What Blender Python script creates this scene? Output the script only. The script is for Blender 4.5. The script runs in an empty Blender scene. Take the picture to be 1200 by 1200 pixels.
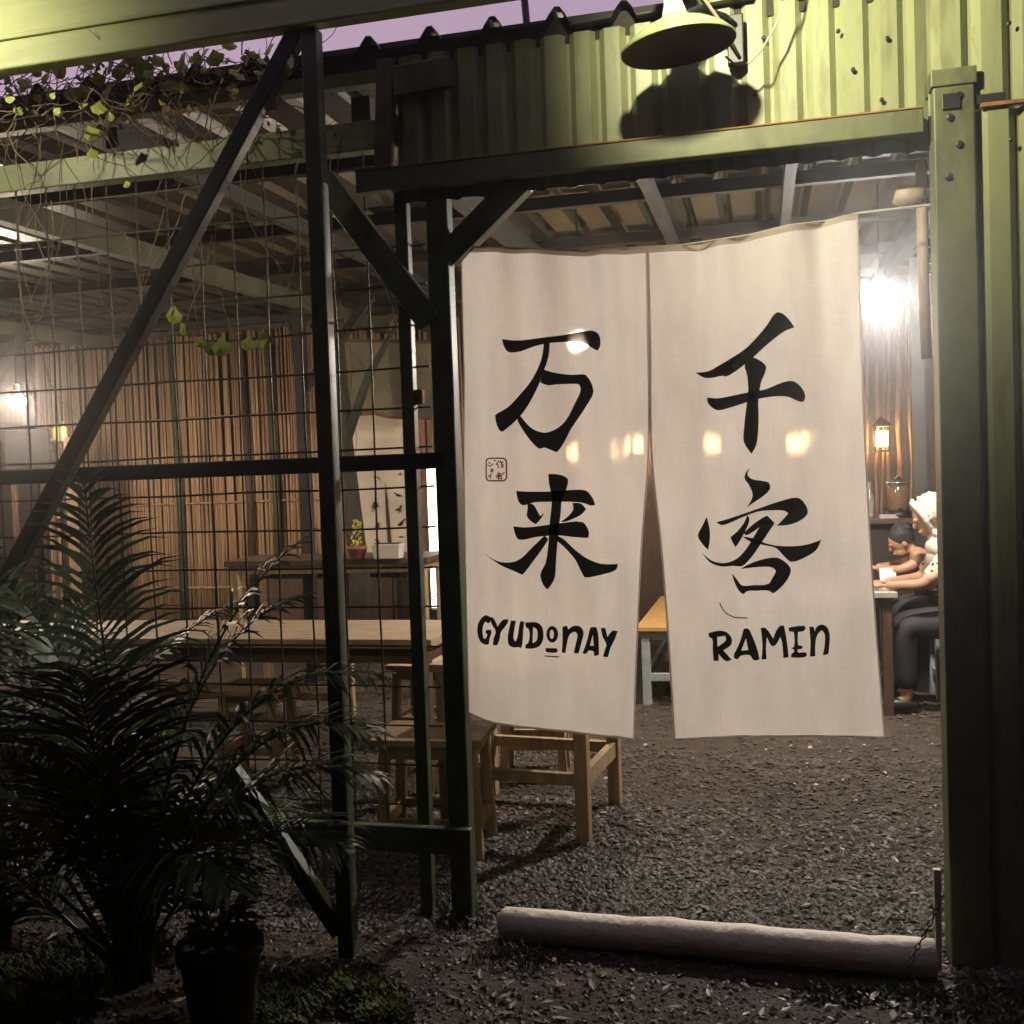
import bpy, bmesh, math, random
from mathutils import Vector, Matrix, geometry, noise as mnoise
random.seed(7)
R = math.radians
scene = bpy.context.scene
COL = scene.collection

# ------------------------------------------------------------------ camera
YAW, PITCH, ROLL = R(13.8), R(1.9), R(2.0)
CAM = Vector((1.0418, -3.3345, 1.5))
FOC = 1200.0                                   # focal length in photo pixels (photo is 1200 wide)
Fv = Vector((-math.sin(YAW)*math.cos(PITCH), math.cos(YAW)*math.cos(PITCH), -math.sin(PITCH)))
R0 = Vector((math.cos(YAW), math.sin(YAW), 0)); U0 = R0.cross(Fv)
Rv = R0*math.cos(ROLL) - U0*math.sin(ROLL); Uv = R0*math.sin(ROLL) + U0*math.cos(ROLL)
cd = bpy.data.cameras.new('camera'); cam = bpy.data.objects.new('camera', cd); COL.objects.link(cam)
cd.sensor_width = 36; cd.lens = 36.0*FOC/1200.0; cd.clip_start = .05; cd.clip_end = 500
m = Matrix((Rv, Uv, -Fv)).transposed().to_4x4(); m.translation = CAM; cam.matrix_world = m
scene.camera = cam

# ------------------------------------------------------------------ world: dusk
SUN_EL, SUN_ROT = R(1.5), R(-60)
w = bpy.data.worlds.new('World'); scene.world = w; w.use_nodes = True
nt = w.node_tree; nt.nodes.clear()
out = nt.nodes.new('ShaderNodeOutputWorld'); bg = nt.nodes.new('ShaderNodeBackground')
sky = nt.nodes.new('ShaderNodeTexSky'); sky.sky_type = 'NISHITA'; sky.sun_disc = False
sky.sun_elevation = SUN_EL; sky.sun_rotation = SUN_ROT; sky.dust_density = 2.0; sky.ozone_density = 3.0
mx = nt.nodes.new('ShaderNodeMix'); mx.data_type = 'RGBA'; mx.blend_type = 'MIX'; mx.inputs[0].default_value = .93
tcw = nt.nodes.new('ShaderNodeTexCoord'); dot = nt.nodes.new('ShaderNodeVectorMath'); dot.operation = 'DOT_PRODUCT'
dot.inputs[1].default_value = (-.87, .5, 0); nt.links.new(tcw.outputs['Generated'], dot.inputs[0])
rmp = nt.nodes.new('ShaderNodeMapRange'); rmp.inputs[1].default_value = -.6; rmp.inputs[2].default_value = 1.0; nt.links.new(dot.outputs['Value'], rmp.inputs[0])
mg = nt.nodes.new('ShaderNodeMix'); mg.data_type = 'RGBA'; nt.links.new(rmp.outputs[0], mg.inputs[0])
mg.inputs[6].default_value = (4.2, 3.7, 6.6, 1); mg.inputs[7].default_value = (8.6, 6.0, 7.6, 1)   # violet dusk -> pink afterglow
nt.links.new(mg.outputs[2], mx.inputs[7])
nt.links.new(sky.outputs[0], mx.inputs[6]); nt.links.new(mx.outputs[2], bg.inputs[0])
bg.inputs[1].default_value = .068
nt.links.new(bg.outputs[0], out.inputs[0])
sd = bpy.data.lights.new('sun', 'SUN'); sd.energy = .01; sd.angle = R(15); sd.color = (1, .8, .75)
so = bpy.data.objects.new('sun', sd); COL.objects.link(so)
so.rotation_euler = (R(88), 0, R(60))
scene.view_settings.view_transform = 'Standard'; scene.view_settings.look = 'None'
scene.view_settings.exposure = 0; scene.view_settings.gamma = 1
scene.render.engine = 'CYCLES'
cy = scene.cycles
cy.use_denoising = True
cy.use_adaptive_sampling = True; cy.adaptive_threshold = .05; cy.max_bounces = 4; cy.transparent_max_bounces = 8; cy.sample_clamp_indirect = 4; cy.sample_clamp_direct = 0
cy.caustics_reflective = False; cy.caustics_refractive = False
try: cy.use_light_tree = True
except Exception: pass

# lamp radiances
L_BULB, L_LANTERN, L_SIGN = 1600.0, 60.0, 4.0
P_FLOOD, P_FLOOD_LEFT = 165.0, 135.0

# ------------------------------------------------------------------ pixel helpers (photo pixels -> points on a known plane)
def ray(px, py): return Fv + Rv*((px-600)/FOC) + Uv*((600-py)/FOC)
def PY(px, py, Y=0.0):
    d = ray(px, py); return CAM + d*((Y-CAM.y)/d.y)
def PZ(px, py, Z=0.0):
    d = ray(px, py); return CAM + d*((Z-CAM.z)/d.z)
def PX(px, py, X):
    d = ray(px, py); return CAM + d*((X-CAM.x)/d.x)

# ------------------------------------------------------------------ materials
MATS = {}
def mat(name, col, rough=.7, metal=0., var=.25, scale=6., stretch=(1,1,1), bump=0., bscale=None, col2=None, lo=.35, hi=.65, spec=.5, detail=5., coat=0.):
    if name in MATS: return MATS[name]
    M = bpy.data.materials.new(name); M.use_nodes = True; n = M.node_tree.nodes; l = M.node_tree.links
    b = n['Principled BSDF']; b.inputs['Roughness'].default_value = rough; b.inputs['Metallic'].default_value = metal
    b.inputs['Specular IOR Level'].default_value = spec
    if coat: b.inputs['Coat Weight'].default_value = coat
    tc = n.new('ShaderNodeTexCoord'); mp = n.new('ShaderNodeMapping'); mp.inputs['Scale'].default_value = stretch
    l.new(tc.outputs['Object'], mp.inputs[0])
    nz = n.new('ShaderNodeTexNoise'); nz.inputs['Scale'].default_value = scale; nz.inputs['Detail'].default_value = detail; nz.inputs['Roughness'].default_value = .65
    l.new(mp.outputs[0], nz.inputs[0])
    cr = n.new('ShaderNodeValToRGB'); l.new(nz.outputs['Fac'], cr.inputs[0])
    c2 = col2 if col2 else tuple(c*(1-var) for c in col)
    c1 = col if col2 else tuple(min(1, c*(1+var)) for c in col)
    cr.color_ramp.elements[0].position = lo; cr.color_ramp.elements[0].color = (*c2, 1)
    cr.color_ramp.elements[1].position = hi; cr.color_ramp.elements[1].color = (*c1, 1)
    l.new(cr.outputs[0], b.inputs['Base Color'])
    if bump:
        bp = n.new('ShaderNodeBump'); bp.inputs['Strength'].default_value = bump; bp.inputs['Distance'].default_value = .01
        if bscale:
            n2 = n.new('ShaderNodeTexNoise'); n2.inputs['Scale'].default_value = bscale; n2.inputs['Detail'].default_value = 6
            l.new(mp.outputs[0], n2.inputs[0]); l.new(n2.outputs['Fac'], bp.inputs['Height'])
        else: l.new(nz.outputs['Fac'], bp.inputs['Height'])
        l.new(bp.outputs[0], b.inputs['Normal'])
    MATS[name] = M; return M
def emit(name, col, strength):
    if name in MATS: return MATS[name]
    M = bpy.data.materials.new(name); M.use_nodes = True; n = M.node_tree.nodes; l = M.node_tree.links; n.clear()
    o = n.new('ShaderNodeOutputMaterial'); e = n.new('ShaderNodeEmission'); e.inputs[0].default_value = (*col, 1); e.inputs[1].default_value = strength
    l.new(e.outputs[0], o.inputs[0]); MATS[name] = M; return M
def cloth(name, col, transp, transl, var=.06):
    M = bpy.data.materials.new(name); M.use_nodes = True; n = M.node_tree.nodes; l = M.node_tree.links; n.clear()
    o = n.new('ShaderNodeOutputMaterial')
    tc = n.new('ShaderNodeTexCoord')
    nz = n.new('ShaderNodeTexNoise'); nz.inputs['Scale'].default_value = 1.; nz.inputs['Detail'].default_value = 8; mp0 = n.new('ShaderNodeMapping'); mp0.inputs['Scale'].default_value = (9, 1, 2.6); l.new(tc.outputs['Object'], mp0.inputs[0]); l.new(mp0.outputs[0], nz.inputs[0])
    mp = n.new('ShaderNodeMapping'); mp.inputs['Scale'].default_value = (260, 1, 12); l.new(tc.outputs['Object'], mp.inputs[0])
    n2 = n.new('ShaderNodeTexNoise'); n2.inputs['Scale'].default_value = 1.; n2.inputs['Detail'].default_value = 3; l.new(mp.outputs[0], n2.inputs[0])
    mp3 = n.new('ShaderNodeMapping'); mp3.inputs['Scale'].default_value = (12, 1, 260); l.new(tc.outputs['Object'], mp3.inputs[0])
    n3 = n.new('ShaderNodeTexNoise'); n3.inputs['Scale'].default_value = 1.; n3.inputs['Detail'].default_value = 3; l.new(mp3.outputs[0], n3.inputs[0])
    ad = n.new('ShaderNodeMath'); ad.operation = 'ADD'; l.new(n2.outputs['Fac'], ad.inputs[0]); l.new(n3.outputs['Fac'], ad.inputs[1])
    ml = n.new('ShaderNodeMath'); ml.operation = 'MULTIPLY_ADD'; ml.inputs[1].default_value = .35; l.new(ad.outputs[0], ml.inputs[0]); l.new(nz.outputs['Fac'], ml.inputs[2])
    cr = n.new('ShaderNodeValToRGB'); l.new(ml.outputs[0], cr.inputs[0])
    cr.color_ramp.elements[0].position = .55; cr.color_ramp.elements[0].color = (*[c*(1-var*1.8) for c in col], 1)
    cr.color_ramp.elements[1].position = 1.05; cr.color_ramp.elements[1].color = (*[min(1, c*(1+var)) for c in col], 1)
    bp = n.new('ShaderNodeBump'); bp.inputs['Strength'].default_value = .25; bp.inputs['Distance'].default_value = .002; l.new(ad.outputs[0], bp.inputs['Height'])
    rf = n.new('ShaderNodeBsdfRefraction'); rf.inputs['IOR'].default_value = 1.07; rf.inputs['Roughness'].default_value = .34; rf.inputs[0].default_value = (*col, 1)
    d = n.new('ShaderNodeBsdfDiffuse'); t = n.new('ShaderNodeBsdfTranslucent'); tr = n.new('ShaderNodeBsdfTransparent')
    for x in (d, t): l.new(cr.outputs[0], x.inputs[0]); l.new(bp.outputs[0], x.inputs['Normal'])
    m1 = n.new('ShaderNodeMixShader'); m1.inputs[0].default_value = transl; l.new(d.outputs[0], m1.inputs[1]); l.new(t.outputs[0], m1.inputs[2])
    m2 = n.new('ShaderNodeMixShader'); m2.inputs[0].default_value = transp; l.new(m1.outputs[0], m2.inputs[1]); l.new(tr.outputs[0], m2.inputs[2])
    m3 = n.new('ShaderNodeMixShader'); m3.inputs[0].default_value = transp*4.; l.new(m2.outputs[0], m3.inputs[1]); l.new(rf.outputs[0], m3.inputs[2])
    l.new(m3.outputs[0], o.inputs[0]); MATS[name] = M; return M

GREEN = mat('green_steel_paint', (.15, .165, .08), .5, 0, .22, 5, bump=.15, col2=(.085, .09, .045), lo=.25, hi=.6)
FASC = mat('green_corrugated_sheet', (.30, .325, .175), .42, .0, .2, 3, stretch=(1, 1, .35), col2=(.21, .225, .115), lo=.3, hi=.62, bump=.08, bscale=30)
CEIL = mat('dark_ceiling_steel', (.021, .019, .011), .65, 0, .35, 4, bump=.15, col2=(.010, .008, .005))  # darker, browner steel for the members under the roof
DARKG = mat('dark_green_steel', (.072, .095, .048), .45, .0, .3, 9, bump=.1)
BLACKST = mat('black_steel_paint', (.018, .018, .018), .45, 0, .3, 8, bump=.1)
CREAMB = mat('cream_green_beam_paint', (.42, .46, .19), .5, 0, .12, 3, stretch=(.3, 1, 3), bump=.1, bscale=12)
RUST = mat('rusty_orange_edge', (.26, .125, .045), .8, 0, .4, 14)
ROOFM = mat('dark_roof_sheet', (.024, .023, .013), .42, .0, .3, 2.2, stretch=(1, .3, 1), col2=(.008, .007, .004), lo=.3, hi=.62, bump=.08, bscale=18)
STEEL = mat('galvanised_wire', (.09, .075, .06), .5, .5, .4, 30)
WOOD = mat('pale_pine_wood', (.40, .285, .165), .55, 0, .2, 5, stretch=(6, 6, 1), bump=.1, bscale=14)
WOODX = mat('pale_pine_top', (.42, .30, .18), .5, 0, .2, 5, stretch=(1, 9, 9), bump=.1, bscale=14)
ORANGEW = mat('orange_pine_top', (.50, .28, .10), .5, 0, .15, 4, stretch=(9, 1, 9))
GREYW = mat('weathered_table_wood', (.36, .26, .17), .6, 0, .25, 4, stretch=(1, 9, 9), bump=.15, bscale=14)
DARKW = mat('dark_brown_wood', (.085, .048, .028), .55, 0, .3, 5, stretch=(5, 5, 1), bump=.1)
REDW = mat('red_brown_wood', (.22, .085, .045), .55, 0, .2, 5, stretch=(6, 6, 1))
BLUEP = mat('pale_blue_painted_wood', (.30, .34, .33), .6, 0, .2, 8)
BAMB = mat('brown_bamboo_cane', (.62, .40, .225), .6, 0, .3, 30, stretch=(2, 1, .03), col2=(.27, .155, .085), lo=.36, hi=.6, bump=.1)
STICK = mat('pale_branch_wood', (.33, .19, .10), .7, 0, .35, 20, stretch=(1, 1, .2), bump=.3)
SOIL = mat('dark_soil_ground', (.068, .047, .033), .9, 0, .3, 9, col2=(.028, .019, .014), bump=.6, bscale=60)
STONE = mat('grey_gravel_stone', (.30, .275, .245), .75, 0, .4, 60, col2=(.045, .038, .032), lo=.4, hi=.62)
LITTER = mat('dry_leaf_litter', (.14, .075, .05), .45, 0, .5, 20, col2=(.05, .03, .022))
CONC = mat('off_white_painted_pole', (.86, .78, .66), .6, 0, .2, 9, col2=(.45, .35, .25), lo=.30, hi=.44, bump=.7, bscale=28)
PALM = mat('dark_palm_leaf', (.024, .052, .014), .45, 0, .5, 4, spec=.35)
PETI = mat('glossy_palm_petiole', (.03, .045, .016), .2, 0, .3, 8, spec=.6)
VLEAF = mat('yellow_green_vine_leaf', (.38, .42, .07), .5, 0, .3, 9)
VDRY = mat('dry_vine_stem', (.20, .14, .085), .8, 0, .4, 12)
MOSS = mat('yellow_green_ground_cover', (.085, .10, .02), .8, 0, .4, 10)
WEED = mat('dark_green_weed', (.04, .07, .025), .6, 0, .4, 10)
POTB = mat('black_plastic_pot', (.005, .005, .005), .8, 0, .2, 10)
TERRA = mat('red_clay_pot', (.28, .08, .05), .7, 0, .2, 10)
WHITEP = mat('white_planter', (.55, .5, .46), .6, 0, .1, 6)
CREAMW = mat('cream_painted_board', (.78, .66, .50), .7, 0, .08, 3)
INK = None
ENAM = mat('green_enamel_shade', (.30, .40, .16), .3, 0, .12, 8, coat=.3)
ENAMIN = mat('grey_enamel_inside', (.16, .14, .12), .5, 0, .15, 8)
WHITEPL = mat('white_porcelain_socket', (.75, .73, .68), .35, 0, .05, 8)
CABLE = mat('pale_grey_cable', (.4, .36, .28), .6, 0, .1, 8)
BLACKP = mat('black_plastic', (.015, .015, .015), .4, 0, .2, 8)
ROPE = mat('white_cord', (.5, .46, .4), .8, 0, .1, 20)
SKIN = mat('skin', (.36, .19, .115), .55, 0, .06, 8)
HAIR = mat('black_hair', (.012, .009, .008), .75, 0, .3, 30, stretch=(1, 1, .2))
SCARF = mat('cream_scarf_fabric', (.52, .45, .37), .9, 0, .2, 10, bump=.6, bscale=25)
TROUS = mat('dark_trousers', (.02, .018, .02), .8, 0, .2, 10)
TSHIRT = mat('brown_shirt', (.16, .09, .06), .8, 0, .2, 10)
def pattern_mat():
    M = mat('cream_blouse_dark_floral', (.55, .42, .28), .8)
    n = M.node_tree.nodes; l = M.node_tree.links; b = n['Principled BSDF']
    v = n.new('ShaderNodeTexVoronoi'); v.inputs['Scale'].default_value = 34; tc = n.new('ShaderNodeTexCoord'); l.new(tc.outputs['Object'], v.inputs[0])
    c = n.new('ShaderNodeValToRGB'); c.color_ramp.interpolation = 'CONSTANT'
    c.color_ramp.elements[0].color = (.10, .025, .025, 1); c.color_ramp.elements[1].position = .36; c.color_ramp.elements[1].color = (.58, .44, .30, 1)
    l.new(v.outputs['Distance'], c.inputs[0]); l.new(c.outputs[0], b.inputs['Base Color']); return M
BLOUSE = pattern_mat()
GLASS = mat('clear_lamp_glass', (.9, .9, .9), .05, 0, .02); GLASS.node_tree.nodes['Principled BSDF'].inputs['Transmission Weight'].default_value = 1.; GLASS.node_tree.nodes['Principled BSDF'].inputs['IOR'].default_value = 1.1
def grime(M, col, scale, stretch, lo, hi, amount=1.):
    n = M.node_tree.nodes; l = M.node_tree.links; b = n['Principled BSDF']; src = b.inputs['Base Color'].links[0].from_socket
    tc = n.new('ShaderNodeTexCoord'); mp = n.new('ShaderNodeMapping'); mp.inputs['Scale'].default_value = stretch; l.new(tc.outputs['Object'], mp.inputs[0])
    nz = n.new('ShaderNodeTexNoise'); nz.inputs['Scale'].default_value = scale; nz.inputs['Detail'].default_value = 9; nz.inputs['Roughness'].default_value = .7; l.new(mp.outputs[0], nz.inputs[0])
    mr = n.new('ShaderNodeMapRange'); mr.inputs[1].default_value = lo; mr.inputs[2].default_value = hi; mr.inputs[4].default_value = amount; l.new(nz.outputs['Fac'], mr.inputs[0])
    mx_ = n.new('ShaderNodeMix'); mx_.data_type = 'RGBA'; l.new(mr.outputs[0], mx_.inputs[0]); l.new(src, mx_.inputs[6]); mx_.inputs[7].default_value = (*col, 1)
    l.new(mx_.outputs[2], b.inputs['Base Color'])
grime(FASC, (.11, .085, .045), 5, (3, 1, .5), .52, .72, .8); grime(FASC, (.20, .085, .03), 9, (2, 1, .5), .66, .74, .9)
grime(GREEN, (.06, .05, .03), 7, (1, 1, .4), .5, .7, .8); grime(GREEN, (.22, .09, .03), 14, (1, 1, .6), .66, .72, .9)
grime(DARKG, (.09, .05, .025), 12, (1, 1, .5), .62, .72, .7)
grime(CREAMB, (.24, .23, .11), 4, (.5, 1, 3), .5, .72, .7)
grime(WOOD, (.20, .12, .06), 9, (3, 3, .6), .5, .72, .7); grime(WOODX, (.18, .11, .06), 7, (1, 3, 1), .5, .7, .7); grime(GREYW, (.15, .10, .06), 6, (1, 4, 1), .5, .7, .7)
E_BULB = emit('led_bulb_light', (1.0, .82, .64), L_BULB)
E_LED = emit('cool_led_light', (1.0, .93, .86), L_BULB*.95)
E_LANT = emit('warm_lantern_light', (1.0, .62, .25), L_LANTERN)
E_FLOOD = emit('floodlight_lens', (1.0, .9, .66), 25.0)
E_SIGN = emit('white_lightbox_glow', (1.0, .93, .84), L_SIGN)
NOREN = cloth('white_linen_cloth', (.80, .735, .665), .014, .60, .085)
HEM = cloth('shaded_linen_hem', (.48, .40, .34), .015, .5)  # hem colour darkened to imitate backlight dimmed by doubled cloth
INK = cloth('black_ink', (.010, .009, .008), .012, .15, .1)
RED = cloth('red_stamp_ink', (.30, .02, .025), .02, .4, .2)

# ------------------------------------------------------------------ mesh builder
class MB:
    def __init__(s): s.v = []; s.f = []
    def add(s, vs, fs):
        k = len(s.v); s.v += [tuple(v) for v in vs]; s.f += [tuple(i+k for i in f) for f in fs]; return s
    def box(s, c, size, rot=None, taper=1.):
        hx, hy, hz = size[0]/2, size[1]/2, size[2]/2; c = Vector(c); vs = []
        for z in (-1, 1):
            t = taper if z < 0 else 1.
            for x, y in ((-1,-1),(1,-1),(1,1),(-1,1)):
                p = Vector((x*hx*t, y*hy*t, z*hz))
                vs.append((rot @ p if rot else p)+c)
        return s.add(vs, [(3,2,1,0),(4,5,6,7),(0,1,5,4),(1,2,6,5),(2,3,7,6),(3,0,4,7)])
    def bar(s, a, b, w, h=None, up=Vector((0,1,0))):
        """square bar from a to b; w across, h along `up`"""
        a = Vector(a); b = Vector(b); h = h or w; d = (b-a).normalized()
        up = (up - d*up.dot(d)).normalized(); sd_ = d.cross(up); vs = []
        for p in (a, b):
            for x, y in ((-1,-1),(1,-1),(1,1),(-1,1)): vs.append(p + sd_*(x*w/2) + up*(y*h/2))
        return s.add(vs, [(3,2,1,0),(4,5,6,7),(0,1,5,4),(1,2,6,5),(2,3,7,6),(3,0,4,7)])
    def tube(s, pts, r, seg=8, cap=True):
        pts = [Vector(p) for p in pts]; n = len(pts); rs = r if isinstance(r, (list, tuple)) else [r]*n
        vs = []; up = Vector((.13, .31, .94))
        for i, p in enumerate(pts):
            d = (pts[min(i+1, n-1)]-pts[max(i-1, 0)]).normalized()
            if abs(d.dot(up)) > .97: up = Vector((.9, .2, .1))
            sd_ = d.cross(up).normalized(); u2 = sd_.cross(d)
            for k in range(seg):
                a = 2*math.pi*k/seg; vs.append(p + (sd_*math.cos(a)+u2*math.sin(a))*rs[i])
        fs = []
        for i in range(n-1):
            for k in range(seg):
                k2 = (k+1) % seg; fs.append((i*seg+k, i*seg+k2, (i+1)*seg+k2, (i+1)*seg+k))
        if cap: fs += [tuple(range(seg-1, -1, -1)), tuple((n-1)*seg+k for k in range(seg))]
        return s.add(vs, fs)
    def lathe(s, prof, c=(0,0,0), seg=24, rot=None, sx=1., sy=1., capb=True):
        c = Vector(c); vs = []; fs = []
        for r_, z in prof:
            for k in range(seg):
                a = 2*math.pi*k/seg; p = Vector((r_*math.cos(a)*sx, r_*math.sin(a)*sy, z)); vs.append((rot @ p if rot else p)+c)
        for i in range(len(prof)-1):
            for k in range(seg):
                k2 = (k+1) % seg; fs.append((i*seg+k, i*seg+k2, (i+1)*seg+k2, (i+1)*seg+k))
        if capb and prof[0][0] > 1e-4: fs.append(tuple(range(seg-1, -1, -1)))
        if prof[-1][0] > 1e-4: fs.append(tuple((len(prof)-1)*seg+k for k in range(seg)))
        return s.add(vs, fs)
    def ball(s, c, r, seg=16, rings=10, sc=(1,1,1), rot=None):
        prof = [(max(1e-5, math.sin(math.pi*i/rings)), -math.cos(math.pi*i/rings)) for i in range(rings+1)]
        c = Vector(c); vs = []; fs = []
        for q, z in prof:
            for k in range(seg):
                a = 2*math.pi*k/seg; p = Vector((q*math.cos(a)*r*sc[0], q*math.sin(a)*r*sc[1], z*r*sc[2])); vs.append((rot @ p if rot else p)+c)
        for i in range(rings):
            for k in range(seg):
                k2 = (k+1) % seg; fs.append((i*seg+k, i*seg+k2, (i+1)*seg+k2, (i+1)*seg+k))
        return s.add(vs, fs)
    def build(s, name, M, parent=None, smooth=False, bevel=0., loc=None, kind=None):
        me = bpy.data.meshes.new(name); me.from_pydata(s.v, [], s.f); me.update()
        if smooth:
            me.polygons.foreach_set('use_smooth', [True]*len(me.polygons))
        me.materials.append(M)
        return link(name, me, parent, bevel, loc, kind)
def link(name, me, parent=None, bevel=0., loc=None, kind=None):
    o = bpy.data.objects.new(name, me); COL.objects.link(o)
    if parent is not None:
        o.parent = parent
        o.matrix_parent_inverse = world_of(parent).inverted()
    if loc is not None: o.location = loc
    if bevel:
        b = o.modifiers.new('bevel', 'BEVEL'); b.width = bevel; b.segments = 2; b.limit_method = 'ANGLE'
    if kind: o['kind'] = kind
    return o
def world_of(o):
    mtx = o.matrix_basis.copy()
    if o.parent: mtx = world_of(o.parent) @ o.matrix_parent_inverse @ mtx
    return mtx
def thing(name, label, cat, loc=(0,0,0), group=None):
    o = bpy.data.objects.new(name, None); COL.objects.link(o); o.location = loc; o.empty_display_size = .1
    return tag(o, label, cat, group)
def tag(o, label, cat, group=None):
    o['label'] = label; o['category'] = cat
    if group: o['group'] = group
    return o
def copy_tree(o, parent=None):
    c = o.copy(); COL.objects.link(c)
    if parent is not None: c.parent = parent; c.matrix_parent_inverse = o.matrix_parent_inverse.copy()
    for ch in list(o.children): copy_tree(ch, c)
    return c

# ================================================================== GROUND
g = MB(); n = 40; S = 40.
xs = [-S, -10, -6] + [-4+.25*i for i in range(33)] + [6, 10, S]
ys = [-S, -8, -5] + [-3+.25*i for i in range(45)] + [10, 14, S]
def gz(x, y):
    return .018*mnoise.noise(Vector((x*1.3, y*1.3, 0)))
vs = [(x, y, gz(x, y)-.012) for y in ys for x in xs]; W = len(xs)
g.add(vs, [(j*W+i, j*W+i+1, (j+1)*W+i+1, (j+1)*W+i) for j in range(len(ys)-1) for i in range(W-1)])
go = g.build('ground', SOIL, smooth=True, kind='structure'); go['label'] = 'dark soil and gravel ground'

def stones(name, n_, region, smin, smax, M, parent=None, leaf=False, flat=.6, seed=1):
    rnd = random.Random(seed); vs = []; fs = []
    base = [Vector(p) for p in ((1,0,0),(.3,.9,0),(-.8,.6,0),(-.9,-.5,0),(.2,-1,0),(.1,.1,1),(0,0,-1))]
    bf = [(0,1,5),(1,2,5),(2,3,5),(3,4,5),(4,0,5),(1,0,6),(2,1,6),(3,2,6),(4,3,6),(0,4,6)]
    for _ in range(n_):
        x0, x1, y0, y1 = region[rnd.randrange(len(region))]
        x = rnd.uniform(x0, x1); y = rnd.uniform(y0, y1)
        s_ = smin + (smax-smin)*rnd.random()**4
        a = rnd.random()*6.28; ca, sa = math.cos(a), math.sin(a); k = len(vs); z = gz(x, y)-.012
        tx, ty = rnd.uniform(-.5, .5), rnd.uniform(-.5, .5)
        if leaf:
            L_ = s_*2.2; wv = s_*.8; lift = rnd.uniform(.002, .018)
            for (u, v, h) in ((-L_, 0, 0), (-.2*L_, wv, .25*wv), (L_, 0, rnd.uniform(0, .5)*wv), (-.2*L_, -wv, .25*wv)):
                vs.append((x+u*ca-v*sa, y+u*sa+v*ca, z+lift+h+u*tx*.3))
            fs += [(k, k+1, k+2), (k, k+2, k+3)]
        else:
            for p in base:
                px_ = p.x*s_*rnd.uniform(.7, 1.2); py_ = p.y*s_*rnd.uniform(.6, 1.); pz_ = p.z*s_*flat*rnd.uniform(.6, 1.1)
                pz_ += px_*tx*.6 + py_*ty*.6
                vs.append((x+px_*ca-py_*sa, y+px_*sa+py_*ca, z+s_*.22+pz_))
            fs += [tuple(i+k for i in f) for f in bf]
    b = MB(); b.v = vs; b.f = fs
    return b.build(name, M, parent, kind='stuff')
o = stones('gravel', 42000, [(-1.3, 2.0, -.16, .62)]*5 + [(-1.3, 2.0, -.16, .85)]*3 + [(-1.3, 2.0, .6, 1.3)]*1 + [(-2.6, -1.2, -.2, 1.2)]*1, .004, .022, STONE, seed=3)
tag(o, 'loose grey gravel just inside the white threshold pole', 'gravel')
o = stones('earth_crumbs', 46000, [(-1.6, 2.3, .55, 2.2)]*3 + [(-2.6, 2.8, 2.0, 4.8)]*2, .0035, .020, mat('brown_earth_crumb', (.15, .115, .085), .85, 0, .4, 12, col2=(.035, .026, .02), lo=.38, hi=.62), seed=13)
tag(o, 'brown earth and crumbs on the floor beyond the gravel', 'gravel')
o = stones('outer_gravel', 26000, [(-2.2, 2.6, -1.5, -.12)], .004, .015, mat('dark_outer_gravel', (.085, .062, .052), .5, 0, .4, 40, col2=(.022, .016, .014)), seed=4)  # outer gravel, darker and browner than the stones inside
tag(o, 'dark gravel outside the doorway in front of the white pole', 'gravel')
o = stones('leaf_litter', 6000, [(-2.2, 2.6, -1.9, -.1)]*3 + [(-1.6, 1.8, -.1, 2.2)], .003, .014, LITTER, leaf=True, seed=5)
tag(o, 'brown dry leaf litter scattered over the dark ground', 'leaves')
o = stones('pale_stone_chips', 140, [(-.6, 2.0, -.1, 2.6)], .008, .018, mat('pale_chip', (.5, .45, .38), .6, 0, .2, 20), seed=6)
tag(o, 'few pale stone chips among the grey gravel', 'gravel')

# ================================================================== SHED (posts, header, fascia, roof, walls)
shed = thing('dining_shed', 'open green steel shed with corrugated fascia and dark sheet roof', 'building', (0, 0, 0))
def corr(x0, x1, z0, z1, y, period, depth, M, name, parent, top=.5, slope=.2, axis='z', thick=.0012, ybase=None):
    """trapezoid sheet; ribs run along z (wall) ; profile along x"""
    prof = []; x = x0
    while x < x1-1e-6:
        for u, d in ((0, 0), (1-top-2*slope, 0), (1-top-slope, 1), (1-slope, 1)):
            xx = x+u*period
            if xx <= x1: prof.append((xx, d*depth))
        x += period
    prof.append((x1, 0))
    b = MB(); nz_ = 6; vs = []; n_ = len(prof)
    for layer in (0, 1):
        for j in range(nz_+1):
            z = z0+(z1-z0)*j/nz_
            for (xx, d) in prof:
                wob = .0015*mnoise.noise(Vector((xx*3, z*4, 0)))
                vs.append((xx, y-d+wob+layer*thick, z))
    fs = []; N = n_*(nz_+1)
    for j in range(nz_):
        for i in range(n_-1):
            a = j*n_+i; fs.append((a, a+1, a+1+n_, a+n_)); fs.append((N+a+n_, N+a+n_+1, N+a+1, N+a))
    for i in range(n_-1): fs.append((N+i, N+i+1, i+1, i)); a = nz_*n_+i; fs.append((a, a+1, N+a+1, N+a))
    b.add(vs, fs)
    return b.build(name, M, parent)
HZ0, HZ1 = 2.475, 2.545
ZF1 = 2.93
# fascia sheets over the doorway
corr(-.13, .85, 2.44, ZF1, .005, .098, .022, FASC, 'fascia_sheet', shed)
corr(.803, 1.56, 2.44, ZF1+.10, .009, .098, .022, FASC, 'fascia_sheet', shed)
# header trim: angle with rusty upper edge
MB().box((.635, -.052, (HZ0+HZ1)/2), (1.79, .05, HZ1-HZ0)).build('header_beam', GREEN, shed, bevel=.004)
MB().box((.635, -.050, HZ1+.003), (1.79, .060, .006)).build('header_edge', RUST, shed, bevel=.002)
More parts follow.
